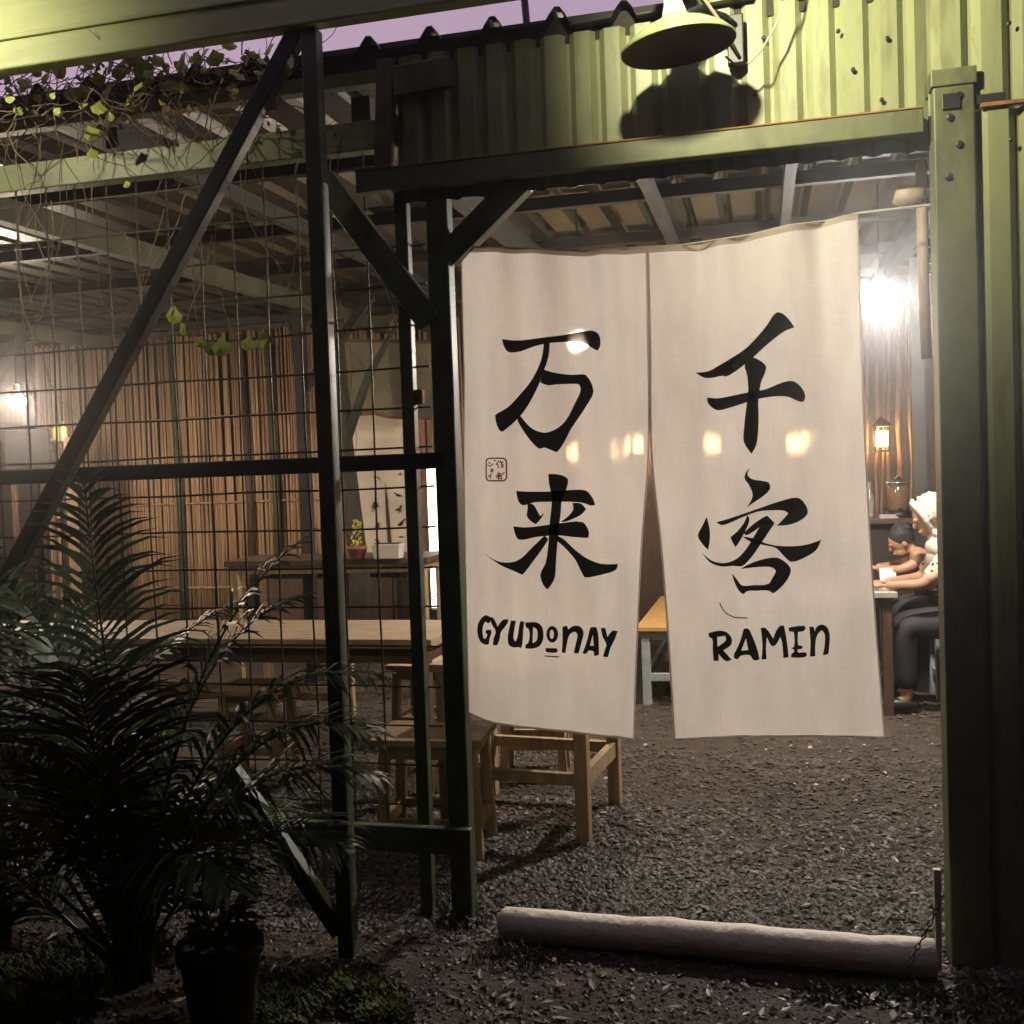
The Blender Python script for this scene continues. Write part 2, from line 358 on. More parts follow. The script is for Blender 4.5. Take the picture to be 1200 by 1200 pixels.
# central post, right jamb post
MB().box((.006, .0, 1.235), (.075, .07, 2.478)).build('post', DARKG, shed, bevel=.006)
jb = MB().box((1.608, -.055, 1.295), (.112, .10, 2.60)).build('post', GREEN, shed, bevel=.005)
MB().box((1.608, -.055, 2.615), (.125, .112, .05)).build('post_cap', GREEN, jb, bevel=.004)
for (dx, z) in ((-.012, 2.50), (.012, 2.42), (-.018, 2.33), (.014, 2.56)):
    MB().lathe([(.011, 0), (.011, .006), (.005, .008)], (1.608+dx, -.104, z), 10, rot=Matrix.Rotation(R(90), 3, 'X')).build('bolt', BLACKST, jb)
MB().box((1.600, -.108, 2.545), (.05, .008, .045)).build('hinge_plate', BLACKST, jb, bevel=.002)
MB().box((1.705, -.08, 2.545), (.085, .03, .03)).build('hinge_arm', BLACKST, jb, bevel=.002)
# right wall of corrugated sheets
corr(1.667, 2.55, -.02, 2.52, -.068, .11, .026, FASC, 'wall_sheet', shed)
corr(2.54, 3.5, -.02, 2.52, -.065, .11, .026, FASC, 'wall_sheet', shed)
corr(1.545, 2.55, 2.525, 3.6, -.058, .11, .026, FASC, 'wall_sheet', shed)
corr(2.545, 3.5, 2.525, 3.6, -.055, .11, .026, FASC, 'wall_sheet', shed)
MB().box((2.57, -.098, 2.525), (1.78, .02, .012)).build('wall_edge', RUST, shed, bevel=.002)
for x, z in ((1.30, 2.82), (1.34, 2.70), (1.44, 2.78), (1.05, 2.66), (1.08, 2.83), (1.42, 2.60), (1.76, 2.42), (1.87, 2.30), (1.76, 2.75)):
    MB().lathe([(.007, 0), (.007, .004), (.003, .006)], (x, -.022 if x < 1.5 else -.095, z), 8, rot=Matrix.Rotation(R(90), 3, 'X')).build('screw', BLACKST, shed)
# knee braces
kb = [((-.03, -.01, 2.03), (-.40, -.01, 2.55)), ((.03, .0, 2.25), (.30, .0, 2.48))]
for a, b in kb: MB().bar(a, b, .085, .06).build('knee_brace', DARKG, shed, bevel=.004)
# long front beams to the left, above the mesh
MB().box((-2.62, .03, 2.69), (5.1, .06, .10)).build('front_beam', GREEN, shed, bevel=.004)
MB().box((-2.6, .0, 2.875), (5.1, .05, .045)).build('eaves_purlin', GREEN, shed, bevel=.003)
# rough timber end plate of the header
ep = MB(); ep.box((-.165, -.01, 2.72), (.06, .07, .40), Matrix.Rotation(R(4), 3, 'Y')); ep.build('end_plate', mat('worn_green_timber', (.12, .095, .05), .8, 0, .3, 12), shed, bevel=.004)
MB().box((-.02, -.045, 2.84), (.20, .03, .10), Matrix.Rotation(R(-3), 3, 'Y')).build('shadow_block', DARKG, shed, bevel=.004)  # solid dark block standing in for a bracket's shadow on the fascia
# roof: sheets with ribs running back, purlins and rafters below
RZ0, RZ1, RY0, RY1 = 2.945, 3.10, -.055, 6.06
def roof_z(y): return RZ0 + (RZ1-RZ0)*(y-RY0)/(RY1-RY0)
def roof_sheet(x0, x1, dz):
    per, rh = .215, .048; prof = []; x = x0
    while x < x1-1e-6:
        for u, d in ((0, .0), (.30, .002), (.36, .0), (.62, .0), (.70, .55), (.78, 1), (.86, 1), (.94, .55)):
            if x+u*per <= x1: prof.append((x+u*per, d*rh))
        x += per
    prof.append((x1, 0)); vs = []; n_ = len(prof); ny = 14
    for layer in (0, 1):
        for j in range(ny+1):
            y = RY0+(RY1-RY0)*j/ny
            for (xx, d) in prof:
                wob = .006*mnoise.noise(Vector((xx*2, y*1.1, x0)))
                if j == 0: wob += .008*mnoise.noise(Vector((xx*9, 0, 3)))
                vs.append((xx, y, roof_z(y)+d+wob+dz+(.002 if layer == 0 else 0)))
    fs = []; N = n_*(ny+1)
    for j in range(ny):
        for i in range(n_-1):
            a = j*n_+i; fs.append((a, a+1, a+1+n_, a+n_)); fs.append((N+a+n_, N+a+n_+1, N+a+1, N+a))
    for i in range(n_-1): fs.append((N+i, N+i+1, i+1, i)); a = ny*n_+i; fs.append((a, a+1, N+a+1, N+a))
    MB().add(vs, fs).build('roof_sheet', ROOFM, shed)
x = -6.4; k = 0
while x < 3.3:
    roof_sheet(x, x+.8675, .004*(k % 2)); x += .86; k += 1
for y in (1.0, 2.1, 3.2, 4.3, 5.4):
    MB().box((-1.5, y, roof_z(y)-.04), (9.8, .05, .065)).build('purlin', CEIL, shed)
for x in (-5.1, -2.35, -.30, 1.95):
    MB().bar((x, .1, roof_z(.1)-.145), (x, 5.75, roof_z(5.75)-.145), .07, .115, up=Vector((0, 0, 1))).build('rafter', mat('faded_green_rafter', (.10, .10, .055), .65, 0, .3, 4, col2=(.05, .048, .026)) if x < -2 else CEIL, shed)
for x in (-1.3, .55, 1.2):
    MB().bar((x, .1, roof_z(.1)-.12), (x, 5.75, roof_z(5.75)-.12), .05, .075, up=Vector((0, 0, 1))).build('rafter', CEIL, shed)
for x in (-5.3, -2.35, 2.05):
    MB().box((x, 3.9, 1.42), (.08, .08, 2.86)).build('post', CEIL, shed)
    MB().bar((x, 3.9, 2.2), (x+.6, 3.9, 2.9), .06).build('knee_brace', CEIL, shed)
# enclosing walls of the shed
MB().box((-1.6, 6.02, 1.5), (9.9, .06, 3.24)).build('back_wall', DARKW, shed)
MB().box((-6.42, 3.0, 1.55), (.06, 6.1, 3.16)).build('side_wall', DARKW, shed)
MB().box((3.45, 3.0, 1.55), (.06, 6.1, 3.16)).build('side_wall', DARKW, shed)
MB().box((-2.5, .012, 2.948), (8.1, .02, .085)).build('leak_block_strip', mat('leak_block_dark', (.03, .024, .02), .8), shed)  # dark strip added to stop interior light showing through the roof ribs
# roof mast pipe above the eaves
p0 = PY(619, 48, .02); p1 = PY(612, -30, .02)
tag(MB().tube([p0-Vector((0,0,.05)), p0, p1, p1+(p1-p0)], .012, 8).build('mast_pipe', BLACKST), 'thin black pipe rising from the roof edge against the violet sky', 'pipe')

pa = [PY(1079, 190, .12), PY(1080, 232, .12), PY(1082, 330, .12), PY(1086, 420, .12)]
ppo = thing('wall_pipe', 'pale plastic pipe with a rounded stub behind the green door post', 'pipe', pa[0])
MB().tube(pa, .017, 10).build('riser', mat('pale_pinkish_plastic', (.42, .34, .29), .5), ppo, smooth=True)
MB().tube([PY(1080, 232, .12), PY(1062, 231, .12), PY(1048, 229, .12)], [.034, .034, .026], 12).build('stub', MATS['pale_pinkish_plastic'], ppo, smooth=True)
MB().box(((pa[1].x+1.62)/2, .12, pa[1].z), (1.62-pa[1].x+.02, .02, .02)).build('clip', BLACKST, ppo)

# ================================================================== FRONT CANOPY (post, deep beam, diagonals, added unseen roof blocking sky)
can = thing('front_canopy', 'pale green fascia beam on a slim steel post with an added unseen canopy roof', 'canopy', (-.3, -.31, 0))
YC = -.31
zb = PY(350, 38, YC).z
MB().box((-2.25, YC-.02, zb+.21), (5.3, .06, .42)).build('fascia_beam', CREAMB, can, bevel=.006)
MB().box((-2.25, YC-.055, zb+.10), (5.3, .012, .016)).build('beam_lip', CREAMB, can, bevel=.003)
MB().box((-2.25, YC-.055, zb+.30), (5.3, .012, .012)).build('beam_lip', CREAMB, can, bevel=.003)
a = PY(361, 40, YC); b = PZ(407, 1112, 0); b.y = YC; xp = (a.x+b.x)/2
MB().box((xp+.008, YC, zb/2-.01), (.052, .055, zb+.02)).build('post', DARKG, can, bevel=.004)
a = PY(350, 36, YC); b = PY(72, 560, YC); d = (b-a); e = a + d*((.05-a.z)/d.z)
MB().bar(a, e, .056, .045).build('diagonal_brace', BLACKST, can, bevel=.004)
a = PY(268, 898, YC); b = PY(400, 1092, YC)
MB().bar(a, b, .055, .045).build('diagonal_brace', DARKG, can, bevel=.004)
MB().box((-.5, -1.03, zb+.50), (9.4, .08, .07)).build('roof_edge_beam', BLACKST, can)  # unseen edge beam, ties and posts added to carry the sky-blocking roof
for x in (-4.6, 3.6): MB().bar((x, YC, zb+.42), (x, -1.0, zb+.49), .06, .06, up=Vector((0, 0, 1))).build('tie_beam', DARKG, can)
for x in (-4.6, 3.6):
    MB().box((x, YC, (zb+.44)/2-.01), (.066, .06, zb+.46)).build('post', DARKG, can, bevel=.004)
# unseen canopy roof added to block sky light, slopes up towards the yard
b = MB(); vs = []; nn = 60
for j, (y, z) in enumerate(((-1.05, zb+.55), (-7.5, zb+1.4))):
    for i in range(nn*2+1): vs.append((-5.2+i*9.4/(nn*2), y, z+(.03 if i % 2 else 0)))
W = nn*2+1
b.add(vs, [(i, i+1, W+i+1, W+i) for i in range(W-1)]); o = b.build('sky_block_roof', ROOFM, can)
sm = o.modifiers.new('solid', 'SOLIDIFY'); sm.thickness = .003
# unseen walls added behind and beside the viewer to block sky light
yw = tag(MB().box((-.5, -7.6, 2.2), (10.5, .15, 4.6)).build('sky_block_wall', mat('sky_block_dark', (.07, .065, .06), .9)), 'added dark wall behind the viewer blocking sky light', 'wall')
tag(MB().box((-5.6, -4.0, 2.0), (.15, 7.2, 4.2)).build('sky_block_wall', mat('sky_block_dark', (0,0,0))), 'added dark wall on the palm side blocking sky light', 'wall')
tag(MB().box((4.6, -4.0, 2.0), (.15, 7.2, 4.2)).build('sky_block_wall', mat('sky_block_dark', (0,0,0))), 'added dark wall on the doorway side blocking sky light', 'wall')

# ================================================================== WIRE MESH FENCE
fen = thing('mesh_fence', 'rusty welded wire mesh fence with dark steel rails beside the doorway', 'fence', (-1.5, .03, 0))
YM = .045
ru = PY(377, 545, -.02)
MB().box((-2.1, -.02, ru.z), (4.2, .035, .055)).build('rail', BLACKST, fen, bevel=.004)
rl = PY(480, 982, -.065)
MB().box((-2.0, -.068, rl.z), (4.12, .035, .088)).build('rail', DARKG, fen, bevel=.004)
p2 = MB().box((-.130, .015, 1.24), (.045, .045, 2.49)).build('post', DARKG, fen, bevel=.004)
MB().box((-.095, .02, PY(487, 465, 0).z), (.03, .03, .05)).build('lug', RUST, p2, bevel=.003)
rnd = random.Random(11)
x = -.02-.128
while x > -3.4:
    pts = [(x+rnd.uniform(-.004, .004), YM+rnd.uniform(-.004, .004), .05+2.6*i/8) for i in range(9)]
    MB().tube(pts, .0036, 6).build('wire', STEEL, fen); x -= .128
z = PY(330, 394, YM).z; zz = z
while zz < 2.5: zz += .139
while zz > .06:
    pts = [(-.06-3.4*i/10, YM-.007+rnd.uniform(-.003, .003), zz+rnd.uniform(-.004, .004)) for i in range(11)]
    MB().tube(pts, .0036, 6).build('wire', STEEL, fen); zz -= .139

# ================================================================== NOREN
YN = -.012
nor = thing('noren_curtain', 'white split noren curtain with black brush characters hanging in the doorway', 'curtain', (.7, YN, 2.28))
def lerp_poly(pts, t):
    """piecewise-linear -> smoothed by Catmull-Rom"""
    n_ = len(pts)-1; f = min(max(t, 0), 1)*n_; i = min(int(f), n_-1); u = f-i
    P = lambda k: Vector(pts[min(max(k, 0), n_)])
    p0, p1_, p2_, p3 = P(i-1), P(i), P(i+1), P(i+2)
    return .5*((2*p1_) + (p2_-p0)*u + (2*p0-5*p1_+4*p2_-p3)*u*u + (3*p1_-p0-3*p2_+p3)*u**3)
def disp(x, z):
    """fold depth of the cloth in metres"""
    t = max(0., min(1., (2.29-z)/1.65)); top = math.exp(-t*3.0)
    d = .010*math.sin(x*15+.8)*(.35+.65*top) + .007*math.sin(x*33+2+z*1.5)*top + .006*math.sin(x*8.5-z*2.1)*(.3+t)
    d += .005*math.sin(x*52+z*3)*math.exp(-t*5)
    d += .012*mnoise.noise(Vector((x*3.1, z*1.3, 4)))*(.3+t)
    d += .004*mnoise.noise(Vector((x*14, z*2.5, 9)))
    d += .0015*mnoise.noise(Vector((x*22, z*7, 2))) + .003*mnoise.noise(Vector((x*8, z*3, 7)))
    d *= 1.7
    s = x-.647                                    # seam of the two panels
    d -= .006*math.exp(-(s/.02)**2)
    return d
def on_cloth(px, py, off=0.):
    p = PY(px, py, YN); p.y = YN + disp(p.x, p.z) - off; return p
LT = [(537, 288), (590, 291), (650, 292), (705, 292), (759, 290.5)]
LB = [(549, 836), (580, 850), (640, 857), (700, 863), (744, 867)]
LL = [(537, 288), (540, 400), (543, 560), (546, 700), (549, 836)]
LR = [(759, 290.5), (760.5, 400), (761, 530), (753, 640), (748, 740), (744, 867)]
RT = [(759, 290.5), (820, 284), (880, 275), (945, 262), (1006, 248)]
RB = [(790, 867), (850, 866), (920, 864), (980, 864), (1038, 866)]
RL = [(759, 290.5), (761, 400), (762.5, 530), (774, 640), (782, 740), (790, 867)]
RR = [(1006, 248), (1011, 400), (1017, 560), (1027, 720), (1038, 866)]
def coons(T, B, L_, R_):
    c00 = Vector(T[0]); c10 = Vector(T[-1]); c01 = Vector(B[0]); c11 = Vector(B[-1])
    def f(u, v):
        return (lerp_poly(T, u)*(1-v)+lerp_poly(B, u)*v + lerp_poly(L_, v)*(1-u)+lerp_poly(R_, v)*u
                - (c00*(1-u)*(1-v)+c10*u*(1-v)+c01*(1-u)*v+c11*u*v))
    return f
def grid(f, u0, u1, v0, v1, nu, nv, off):
    b = MB(); vs = [on_cloth(*f(u0+(u1-u0)*i/nu, v0+(v1-v0)*j/nv), off) for j in range(nv+1) for i in range(nu+1)]
    b.add(vs, [(j*(nu+1)+i, (j+1)*(nu+1)+i, (j+1)*(nu+1)+i+1, j*(nu+1)+i+1) for j in range(nv) for i in range(nu)]); return b
panels = []
for (T, B, L_, R_) in ((LT, LB, LL, LR), (RT, RB, RL, RR)):
    f = coons(T, B, L_, R_)
    pn = grid(f, 0, 1, 0, 1, 90, 120, 0).build('cloth_panel', NOREN, nor, smooth=True); panels.append(pn)
    for (u0, u1, v0, v1, nu, nv) in ((0, 1, 0, .022, 90, 3), (0, 1, .990, 1, 90, 2), (0, .018, .022, .99, 2, 120), (.985, 1, .022, .99, 2, 120)):
        if v1 < .99 or u1-u0 > .5 or True:
            grid(f, u0, u1, v0, v1, nu, nv, -.0025).build('hem', HEM, pn, smooth=True)
panels[0]['label'] = 'left cloth panel with red seal stamp'; panels[1]['label'] = 'right cloth panel'
cordp = [PY(522, 289, YN)] + [on_cloth(*lerp_poly(LT, t/6), -.004) for t in range(7)] + [on_cloth(*lerp_poly(RT, t/6), -.004) for t in range(1, 7)] + [PY(1090, 240, YN)]
MB().tube(cordp, .0035, 6).build('hanging_cord', ROPE, nor)

def inside(p, poly):
    c = False; j = len(poly)-1
    for i in range(len(poly)):
        a, b_ = poly[i], poly[j]
        if (a[1] > p[1]) != (b_[1] > p[1]) and p[0] < (b_[0]-a[0])*(p[1]-a[1])/(b_[1]-a[1])+a[0]: c = not c
        j = i
    return c
def smooth_poly(pts, sub=3):
    """rounded closed outline; keeps sharp corners sharp-ish"""
    n_ = len(pts); out_ = []
    for i in range(n_):
        p0, p1_, p2_, p3 = (Vector(pts[(i+k) % n_]) for k in (-1, 0, 1, 2))
        L1 = (p2_-p1_).length
        def tang(a, b_, c):
            d1 = (b_-a); d2 = (c-b_)
            if d1.length < 1e-6 or d2.length < 1e-6: return Vector((0, 0))
            co = d1.normalized().dot(d2.normalized())
            k = max(0., min(1., (co-.1)/.5)); t = (d1.normalized()+d2.normalized())
            return t.normalized()*k if t.length > 1e-6 else Vector((0, 0))
        m0 = tang(p0, p1_, p2_)*L1*.9; m1 = tang(p1_, p2_, p3)*L1*.9
        for q in range(sub):
            u = q/sub; u2 = u*u; u3 = u2*u
            out_.append(tuple((2*u3-3*u2+1)*p1_+(u3-2*u2+u)*m0+(-2*u3+3*u2)*p2_+(u3-u2)*m1))
    return out_
def ink(name, strokes, M, parent, off=.0016, step=4.5, sm_=True, label=None):
    """strokes: list of (outline, holes) in photo pixels -> one part lying on the cloth"""
    b = MB()
    for si, (outl, holes) in enumerate(strokes):
        polys = [smooth_poly(outl) if sm_ else outl] + [smooth_poly(h) if sm_ else h for h in holes]
        V = []; Ed = []
        for P_ in polys:
            k = len(V); V += [Vector(p) for p in P_]; Ed += [(k+i, k+(i+1) % len(P_)) for i in range(len(P_))]
        xs_ = [p[0] for p in polys[0]]; ys_ = [p[1] for p in polys[0]]
        y = min(ys_)
        while y < max(ys_):
            x = min(xs_)
            while x < max(xs_):
                if inside((x, y), polys[0]): V.append(Vector((x, y)))
                x += step
            y += step
        ov, oe, of, _, _, _ = geometry.delaunay_2d_cdt(V, Ed, [], 0, 1e-4)
        fs = []
        for fc in of:
            c = sum((ov[i] for i in fc), Vector((0, 0)))/len(fc)
            if inside(c, polys[0]) and not any(inside(c, h) for h in polys[1:]): fs.append(tuple(fc))
        b.add([on_cloth(p.x, p.y, off+.00025*si) for p in ov], fs)
    o = b.build(name, M, parent, smooth=True)
    if label: o['label'] = label
    return o
def cropper(x0, y0, s): return lambda pts: [(x0+px/s, y0+py/s) for px, py in pts]
A_ = cropper(530, 350, 1200/260); B_ = cropper(530, 530, 1200/260); C_ = cropper(780, 340, 1200/220); D_ = cropper(780, 540, 4.8)
S1 = lambda f, *pl: [(f(p), []) for p in pl]
ink('brush_character', S1(A_,
 [(278,222),(330,228),(480,215),(600,195),(700,175),(750,170),(785,185),(800,215),(798,260),(785,280),(765,272),(720,245),(640,232),(540,240),(440,262),(330,295),(305,288),(285,255)],
 [(500,236),(530,236),(528,290),(515,350),(500,390),(480,450),(430,550),(370,640),(280,722),(262,710),(240,632),(310,590),(370,520),(440,430),(480,350),(495,290)],
 [(500,385),(540,398),(640,410),(718,410),(762,500),(720,580),(640,700),(590,800),(565,830),(520,812),(500,806),(475,812),(430,770),(380,700),(358,650),(370,630),(420,690),(460,715),(510,725),(570,700),(610,660),(660,560),(690,490),(680,462),(620,460),(560,465),(520,470),(480,455)]),
 INK, panels[0], label='black brush character, two strokes under a bar')
ink('brush_character', S1(B_,
 [(520,118),(560,118),(600,128),(622,145),(612,205),(590,260),(585,320),(575,400),(568,480),(560,600),(556,670),(540,710),(515,742),(495,720),(478,660),(505,600),(520,500),(525,400),(535,300),(538,240),(525,180)],
 [(352,208),(400,212),(540,212),(680,203),(720,210),(755,250),(768,285),(750,290),(700,275),(620,268),(540,268),(450,270),(385,285),(365,265)],
 [(412,276),(440,281),(470,330),(478,345),(500,325),(485,355),(455,388),(425,368),(408,340),(412,310)],
 [(645,276),(690,278),(718,310),(690,340),(650,360),(600,378),(585,375),(620,350),(650,310)],
 [(338,398),(400,405),(500,395),(600,382),(700,380),(722,405),(735,440),(728,465),(650,460),(570,450),(450,458),(385,472),(360,465),(345,430)],
 [(500,450),(520,470),(490,520),(440,590),(385,660),(340,640),(270,610),(210,570),(165,530),(215,570),(270,592),(340,590),(380,570),(440,510)],
 [(565,450),(600,470),(650,520),(720,575),(800,605),(895,605),(885,635),(820,660),(712,680),(690,640),(660,580),(600,510),(560,470)]),
 INK, panels[0], label='black brush character like a branching tree')
ink('brush_character', S1(C_,
 [(715,148),(750,158),(790,195),(822,243),(770,262),(700,310),(620,375),(555,435),(500,480),(440,525),(385,553),(365,548),(300,560),(245,558),(190,525),(270,518),(340,482),(430,430),(510,375),(580,305),(650,225),(690,165)],
 [(505,480),(555,430),(610,455),(642,490),(635,530),(610,590),(600,650),(592,720),(595,800),(592,900),(580,990),(550,1047),(515,1000),(498,960),(502,880),(512,780),(520,720),(528,640),(520,540)],
 [(265,685),(330,692),(430,675),(540,652),(640,635),(740,595),(810,583),(850,605),(885,650),(892,690),(878,715),(845,710),(780,683),(700,680),(590,697),(480,730),(400,755),(330,768),(290,745),(268,715)]),
 INK, panels[1], label='black brush character of three bold strokes')
ink('brush_character', S1(D_,
 [(475,40),(460,75),(480,100),(540,112),(580,122),(588,155),(560,190),(510,225),(455,262),(480,225),(490,190),(465,130),(445,100),(452,65)],
 [(285,345),(340,330),(430,300),(540,262),(650,225),(745,208),(775,230),(800,280),(795,305),(740,345),(680,362),(625,365),(660,330),(690,295),(670,282),(600,278),(520,285),(430,318),(370,345),(315,362)],
 [(232,315),(248,380),(250,440),(240,500),(210,470),(182,420),(205,370)],
 [(460,306),(472,326),(455,380),(430,430),(405,470),(392,485),(365,430),(400,400),(440,350)],
 [(570,308),(612,350),(580,400),(540,460),(480,545),(430,592),(380,590),(320,595),(250,570),(205,515),(260,560),(330,575),(400,550),(450,500),(500,420),(528,372),(470,412),(450,418),(440,405),(500,350)],
 [(430,425),(490,435),(540,455),(610,475),(720,480),(800,470),(876,445),(850,500),(790,540),(705,568),(670,540),(620,490),(560,475),(480,455)],
 [(375,632),(400,665),(430,700),(500,698),(580,690),(600,660),(620,620),(600,600),(540,595),(420,608),(480,575),(560,550),(630,545),(680,575),(705,610),(690,660),(650,710),(605,745),(580,730),(510,730),(455,735),(440,750),(420,740),(395,700),(380,660)]),
 INK, panels[1], label='black brush character with a roof stroke over a mouth box')
def ell(cx, cy_, rx, ry, n_=14): return [(cx+rx*math.cos(2*math.pi*i/n_), cy_+ry*math.sin(2*math.pi*i/n_)) for i in range(n_)]
LET = [
 (B_, [([(185,880),(205,890),(208,915),(195,925),(180,915),(168,935),(163,975),(168,1010),(182,1005),(188,985),(180,978),(182,962),(208,960),(212,975),(200,1010),(195,1040),(175,1042),(150,1025),(135,975),(140,930),(160,895)], [])]),
 (B_, [([(205,890),(222,893),(245,945),(275,905),(305,905),(295,930),(262,975),(255,1010),(240,1045),(218,1045),(222,1010),(235,970),(215,930)], [])]),
 (B_, [([(318,910),(345,912),(335,960),(330,1010),(340,1025),(352,1000),(362,940),(370,912),(392,915),(385,970),(380,1030),(372,1060),(355,1055),(330,1058),(305,1045),(298,1010),(308,950)], [])]),
 (B_, [([(398,920),(450,918),(480,935),(492,970),(490,1015),(470,1050),(430,1062),(395,1060),(398,1040),(412,1030),(415,955),(400,945)], [[(438,945),(455,955),(462,985),(455,1020),(435,1032)]])]),
 (B_, [(ell(540,985,31,45), [ell(538,985,11,25)]), ([(502,1060),(565,1062),(568,1078),(560,1085),(505,1080)], [])]),
 (B_, [([(595,945),(620,940),(625,960),(655,940),(690,945),(708,975),(700,1020),(680,1090),(655,1088),(668,1030),(675,985),(660,972),(635,985),(622,1020),(610,1088),(590,1085),(595,1020)], [])]),
 (B_, [([(745,950),(775,950),(785,985),(790,1060),(790,1100),(765,1105),(762,1080),(735,1075),(722,1092),(702,1088),(710,1070),(730,1010)], [[(757,990),(762,1050),(742,1048)]])]),
 (B_, [([(800,955),(825,952),(838,1000),(868,965),(895,968),(880,1010),(855,1060),(840,1110),(812,1108),(825,1065),(832,1045),(810,1000)], [])]),
 (D_, [([(242,968),(300,955),(345,965),(372,1000),(368,1035),(325,1065),(372,1120),(340,1128),(298,1085),(300,1125),(270,1125),(265,1060),(262,1000),(245,990)], [[(290,990),(335,985),(340,1010),(292,1045)]])]),
 (D_, [([(440,945),(465,945),(485,980),(520,1075),(528,1118),(495,1122),(475,1095),(420,1100),(405,1118),(385,1112),(385,1090),(400,1060),(425,1000)], [[(452,1000),(465,1065),(425,1070)]])]),
 (D_, [([(535,940),(560,938),(605,1000),(640,930),(665,925),(680,1000),(692,1105),(662,1108),(655,1020),(645,990),(615,1040),(595,1040),(570,990),(565,1050),(568,1115),(540,1118),(545,1040)], [])]),
 (D_, [([(692,938),(780,928),(788,942),(775,958),(745,962),(745,1035),(770,1042),(770,1055),(742,1062),(745,1078),(790,1078),(795,1095),(780,1105),(705,1105),(708,1085),(722,1075),(722,1062),(705,1055),(722,1045),(720,962),(695,958)], [])]),
 (D_, [([(808,935),(830,932),(840,960),(850,935),(880,922),(910,940),(925,985),(922,1040),(915,1090),(885,1095),(895,1040),(895,975),(880,955),(860,970),(845,1010),(842,1100),(812,1102),(815,1020)], [])]),
]
for i, (cf, st) in enumerate(LET):
    ink('letter', [(cf(o_), [cf(h) for h in hs]) for o_, hs in st], INK, panels[0] if i < 8 else panels[1])
def stroke(pts, w):
    """thin polyline -> outline"""
    l_, r_ = [], []
    for i, p in enumerate(pts):
        a = Vector(pts[max(i-1, 0)]); c = Vector(pts[min(i+1, len(pts)-1)]); d = (c-a).normalized(); nrm = Vector((-d.y, d.x))*w/2
        l_.append(tuple(Vector(p)+nrm)); r_.append(tuple(Vector(p)-nrm))
    return l_ + r_[::-1]
ink('faint_scratch', [(D_(stroke([(305,800),(320,832),(345,862),(390,882),(460,885)], 7)), [])], mat('faint_grey_ink', (.25, .19, .16)), panels[1], sm_=False)
ink('small_print', [(B_(stroke([(498,1103),(530,1106),(575,1108)], 7)), [])], mat('faint_grey_print', (.3, .3, .36)), panels[0], sm_=False)
E_ = cropper(560, 530, 24)
def rrect(x0, y0, x1, y1, r_, n_=5):
    out_ = []
    for cx, cy_, a0 in ((x1-r_, y0+r_, -90), (x1-r_, y1-r_, 0), (x0+r_, y1-r_, 90), (x0+r_, y0+r_, 180)):
        for i in range(n_+1):
            a = R(a0+90*i/n_); out_.append((cx+r_*math.cos(a), cy_+r_*math.sin(a)))
    return out_
seal = [(E_(rrect(238, 148, 866, 822, 130)), [E_(rrect(280, 190, 824, 780, 95))])]
for pl in ([(330,280),(390,320)], [(300,360),(380,395),(470,320)], [(490,220),(545,255)], [(385,475),(465,475),(465,550),(385,550)], [(395,512),(465,512)],
           [(440,600),(370,660),(310,690)], [(385,650),(400,745)], [(640,240),(560,350)], [(605,330),(630,460)], [(700,230),(670,300)], [(690,280),(770,285)], [(725,285),(725,450)],
           [(725,350),(780,350)], [(725,405),(780,405)], [(580,610),(700,600)], [(645,550),(640,660)], [(800,560),(680,660),(560,720)], [(550,660),(740,645)],
           [(630,690),(630,790),(725,790),(725,690),(630,690)], [(640,740),(720,740)]):
    seal.append((E_(stroke(pl, 34)), []))
ink('seal_stamp', seal, RED, panels[0], off=.002, sm_=False, label='small red rounded seal stamp')

# ================================================================== WALL LAMP over the door
YL = -.24
sc_ = PY(795, 56, YL)                             # rim centre
lamp = thing('wall_lamp', 'green enamel wall lamp with a wide flat shade above the curtain', 'lamp', sc_)
tilt = Matrix.Rotation(R(-5), 3, 'Y') @ Matrix.Rotation(R(3), 3, 'X')
RS = .168
prof = [(RS, 0), (RS+.002, .006), (RS*.86, .030), (RS*.62, .056), (RS*.40, .072), (.045, .080), (.043, .088)]
MB().lathe(prof+[(.0005, .0882)], sc_, 40, tilt, capb=False).build('shade', ENAM, lamp, smooth=True)
profi = [(RS-.004, .001), (RS*.85, .026), (RS*.61, .051), (RS*.39, .067), (.04, .074), (.0005, .0745)]
MB().lathe(profi, sc_, 40, tilt, capb=False).build('shade_lining', ENAMIN, lamp, smooth=True)
MB().lathe([(.036, .0), (.034, -.012), (.02, -.026), (.0005, -.03)], sc_+tilt @ Vector((0, 0, .07)), 20, tilt).build('lower_cap', ENAMIN, lamp, smooth=True)
MB().lathe([(.036, .086), (.036, .10), (.028, .125), (.026, .150), (.02, .152)], sc_, 20, tilt).build('socket', WHITEPL, lamp, smooth=True)
bc = sc_ + tilt @ Vector((0, 0, .215))
MB().lathe([(.03, -.06), (.05, -.05), (.058, -.02), (.06, .02), (.05, .06), (.03, .08), (.0005, .085)], bc, 20, tilt).build('glass_globe', GLASS, lamp, smooth=True)
aw = PY(862, 50, -.03)
MB().box((aw.x, -.045, aw.z), (.05, .035, .15)).build('bracket', BLACKST, lamp, bevel=.004)
MB().tube([(aw.x, -.06, aw.z+.04), (aw.x-.03, -.10, aw.z+.055), (aw.x-.10, -.17, aw.z+.06), sc_+tilt @ Vector((.02, .0, .088))], .010, 8).build('arm', BLACKST, lamp, smooth=True)
c0 = PY(826, 0, -.20); c1 = PY(846, 28, -.13); c2 = PY(866, 66, -.07)
MB().tube([c0+(c0-c1), c0, c1, c2], .006, 6).build('flex', CABLE, lamp, smooth=True)
w0 = [PY(q[0], q[1], -.12) for q in ((932, -40), (920, 0), (908, 32), (893, 58), (878, 74), (862, 76), (850, 66))]
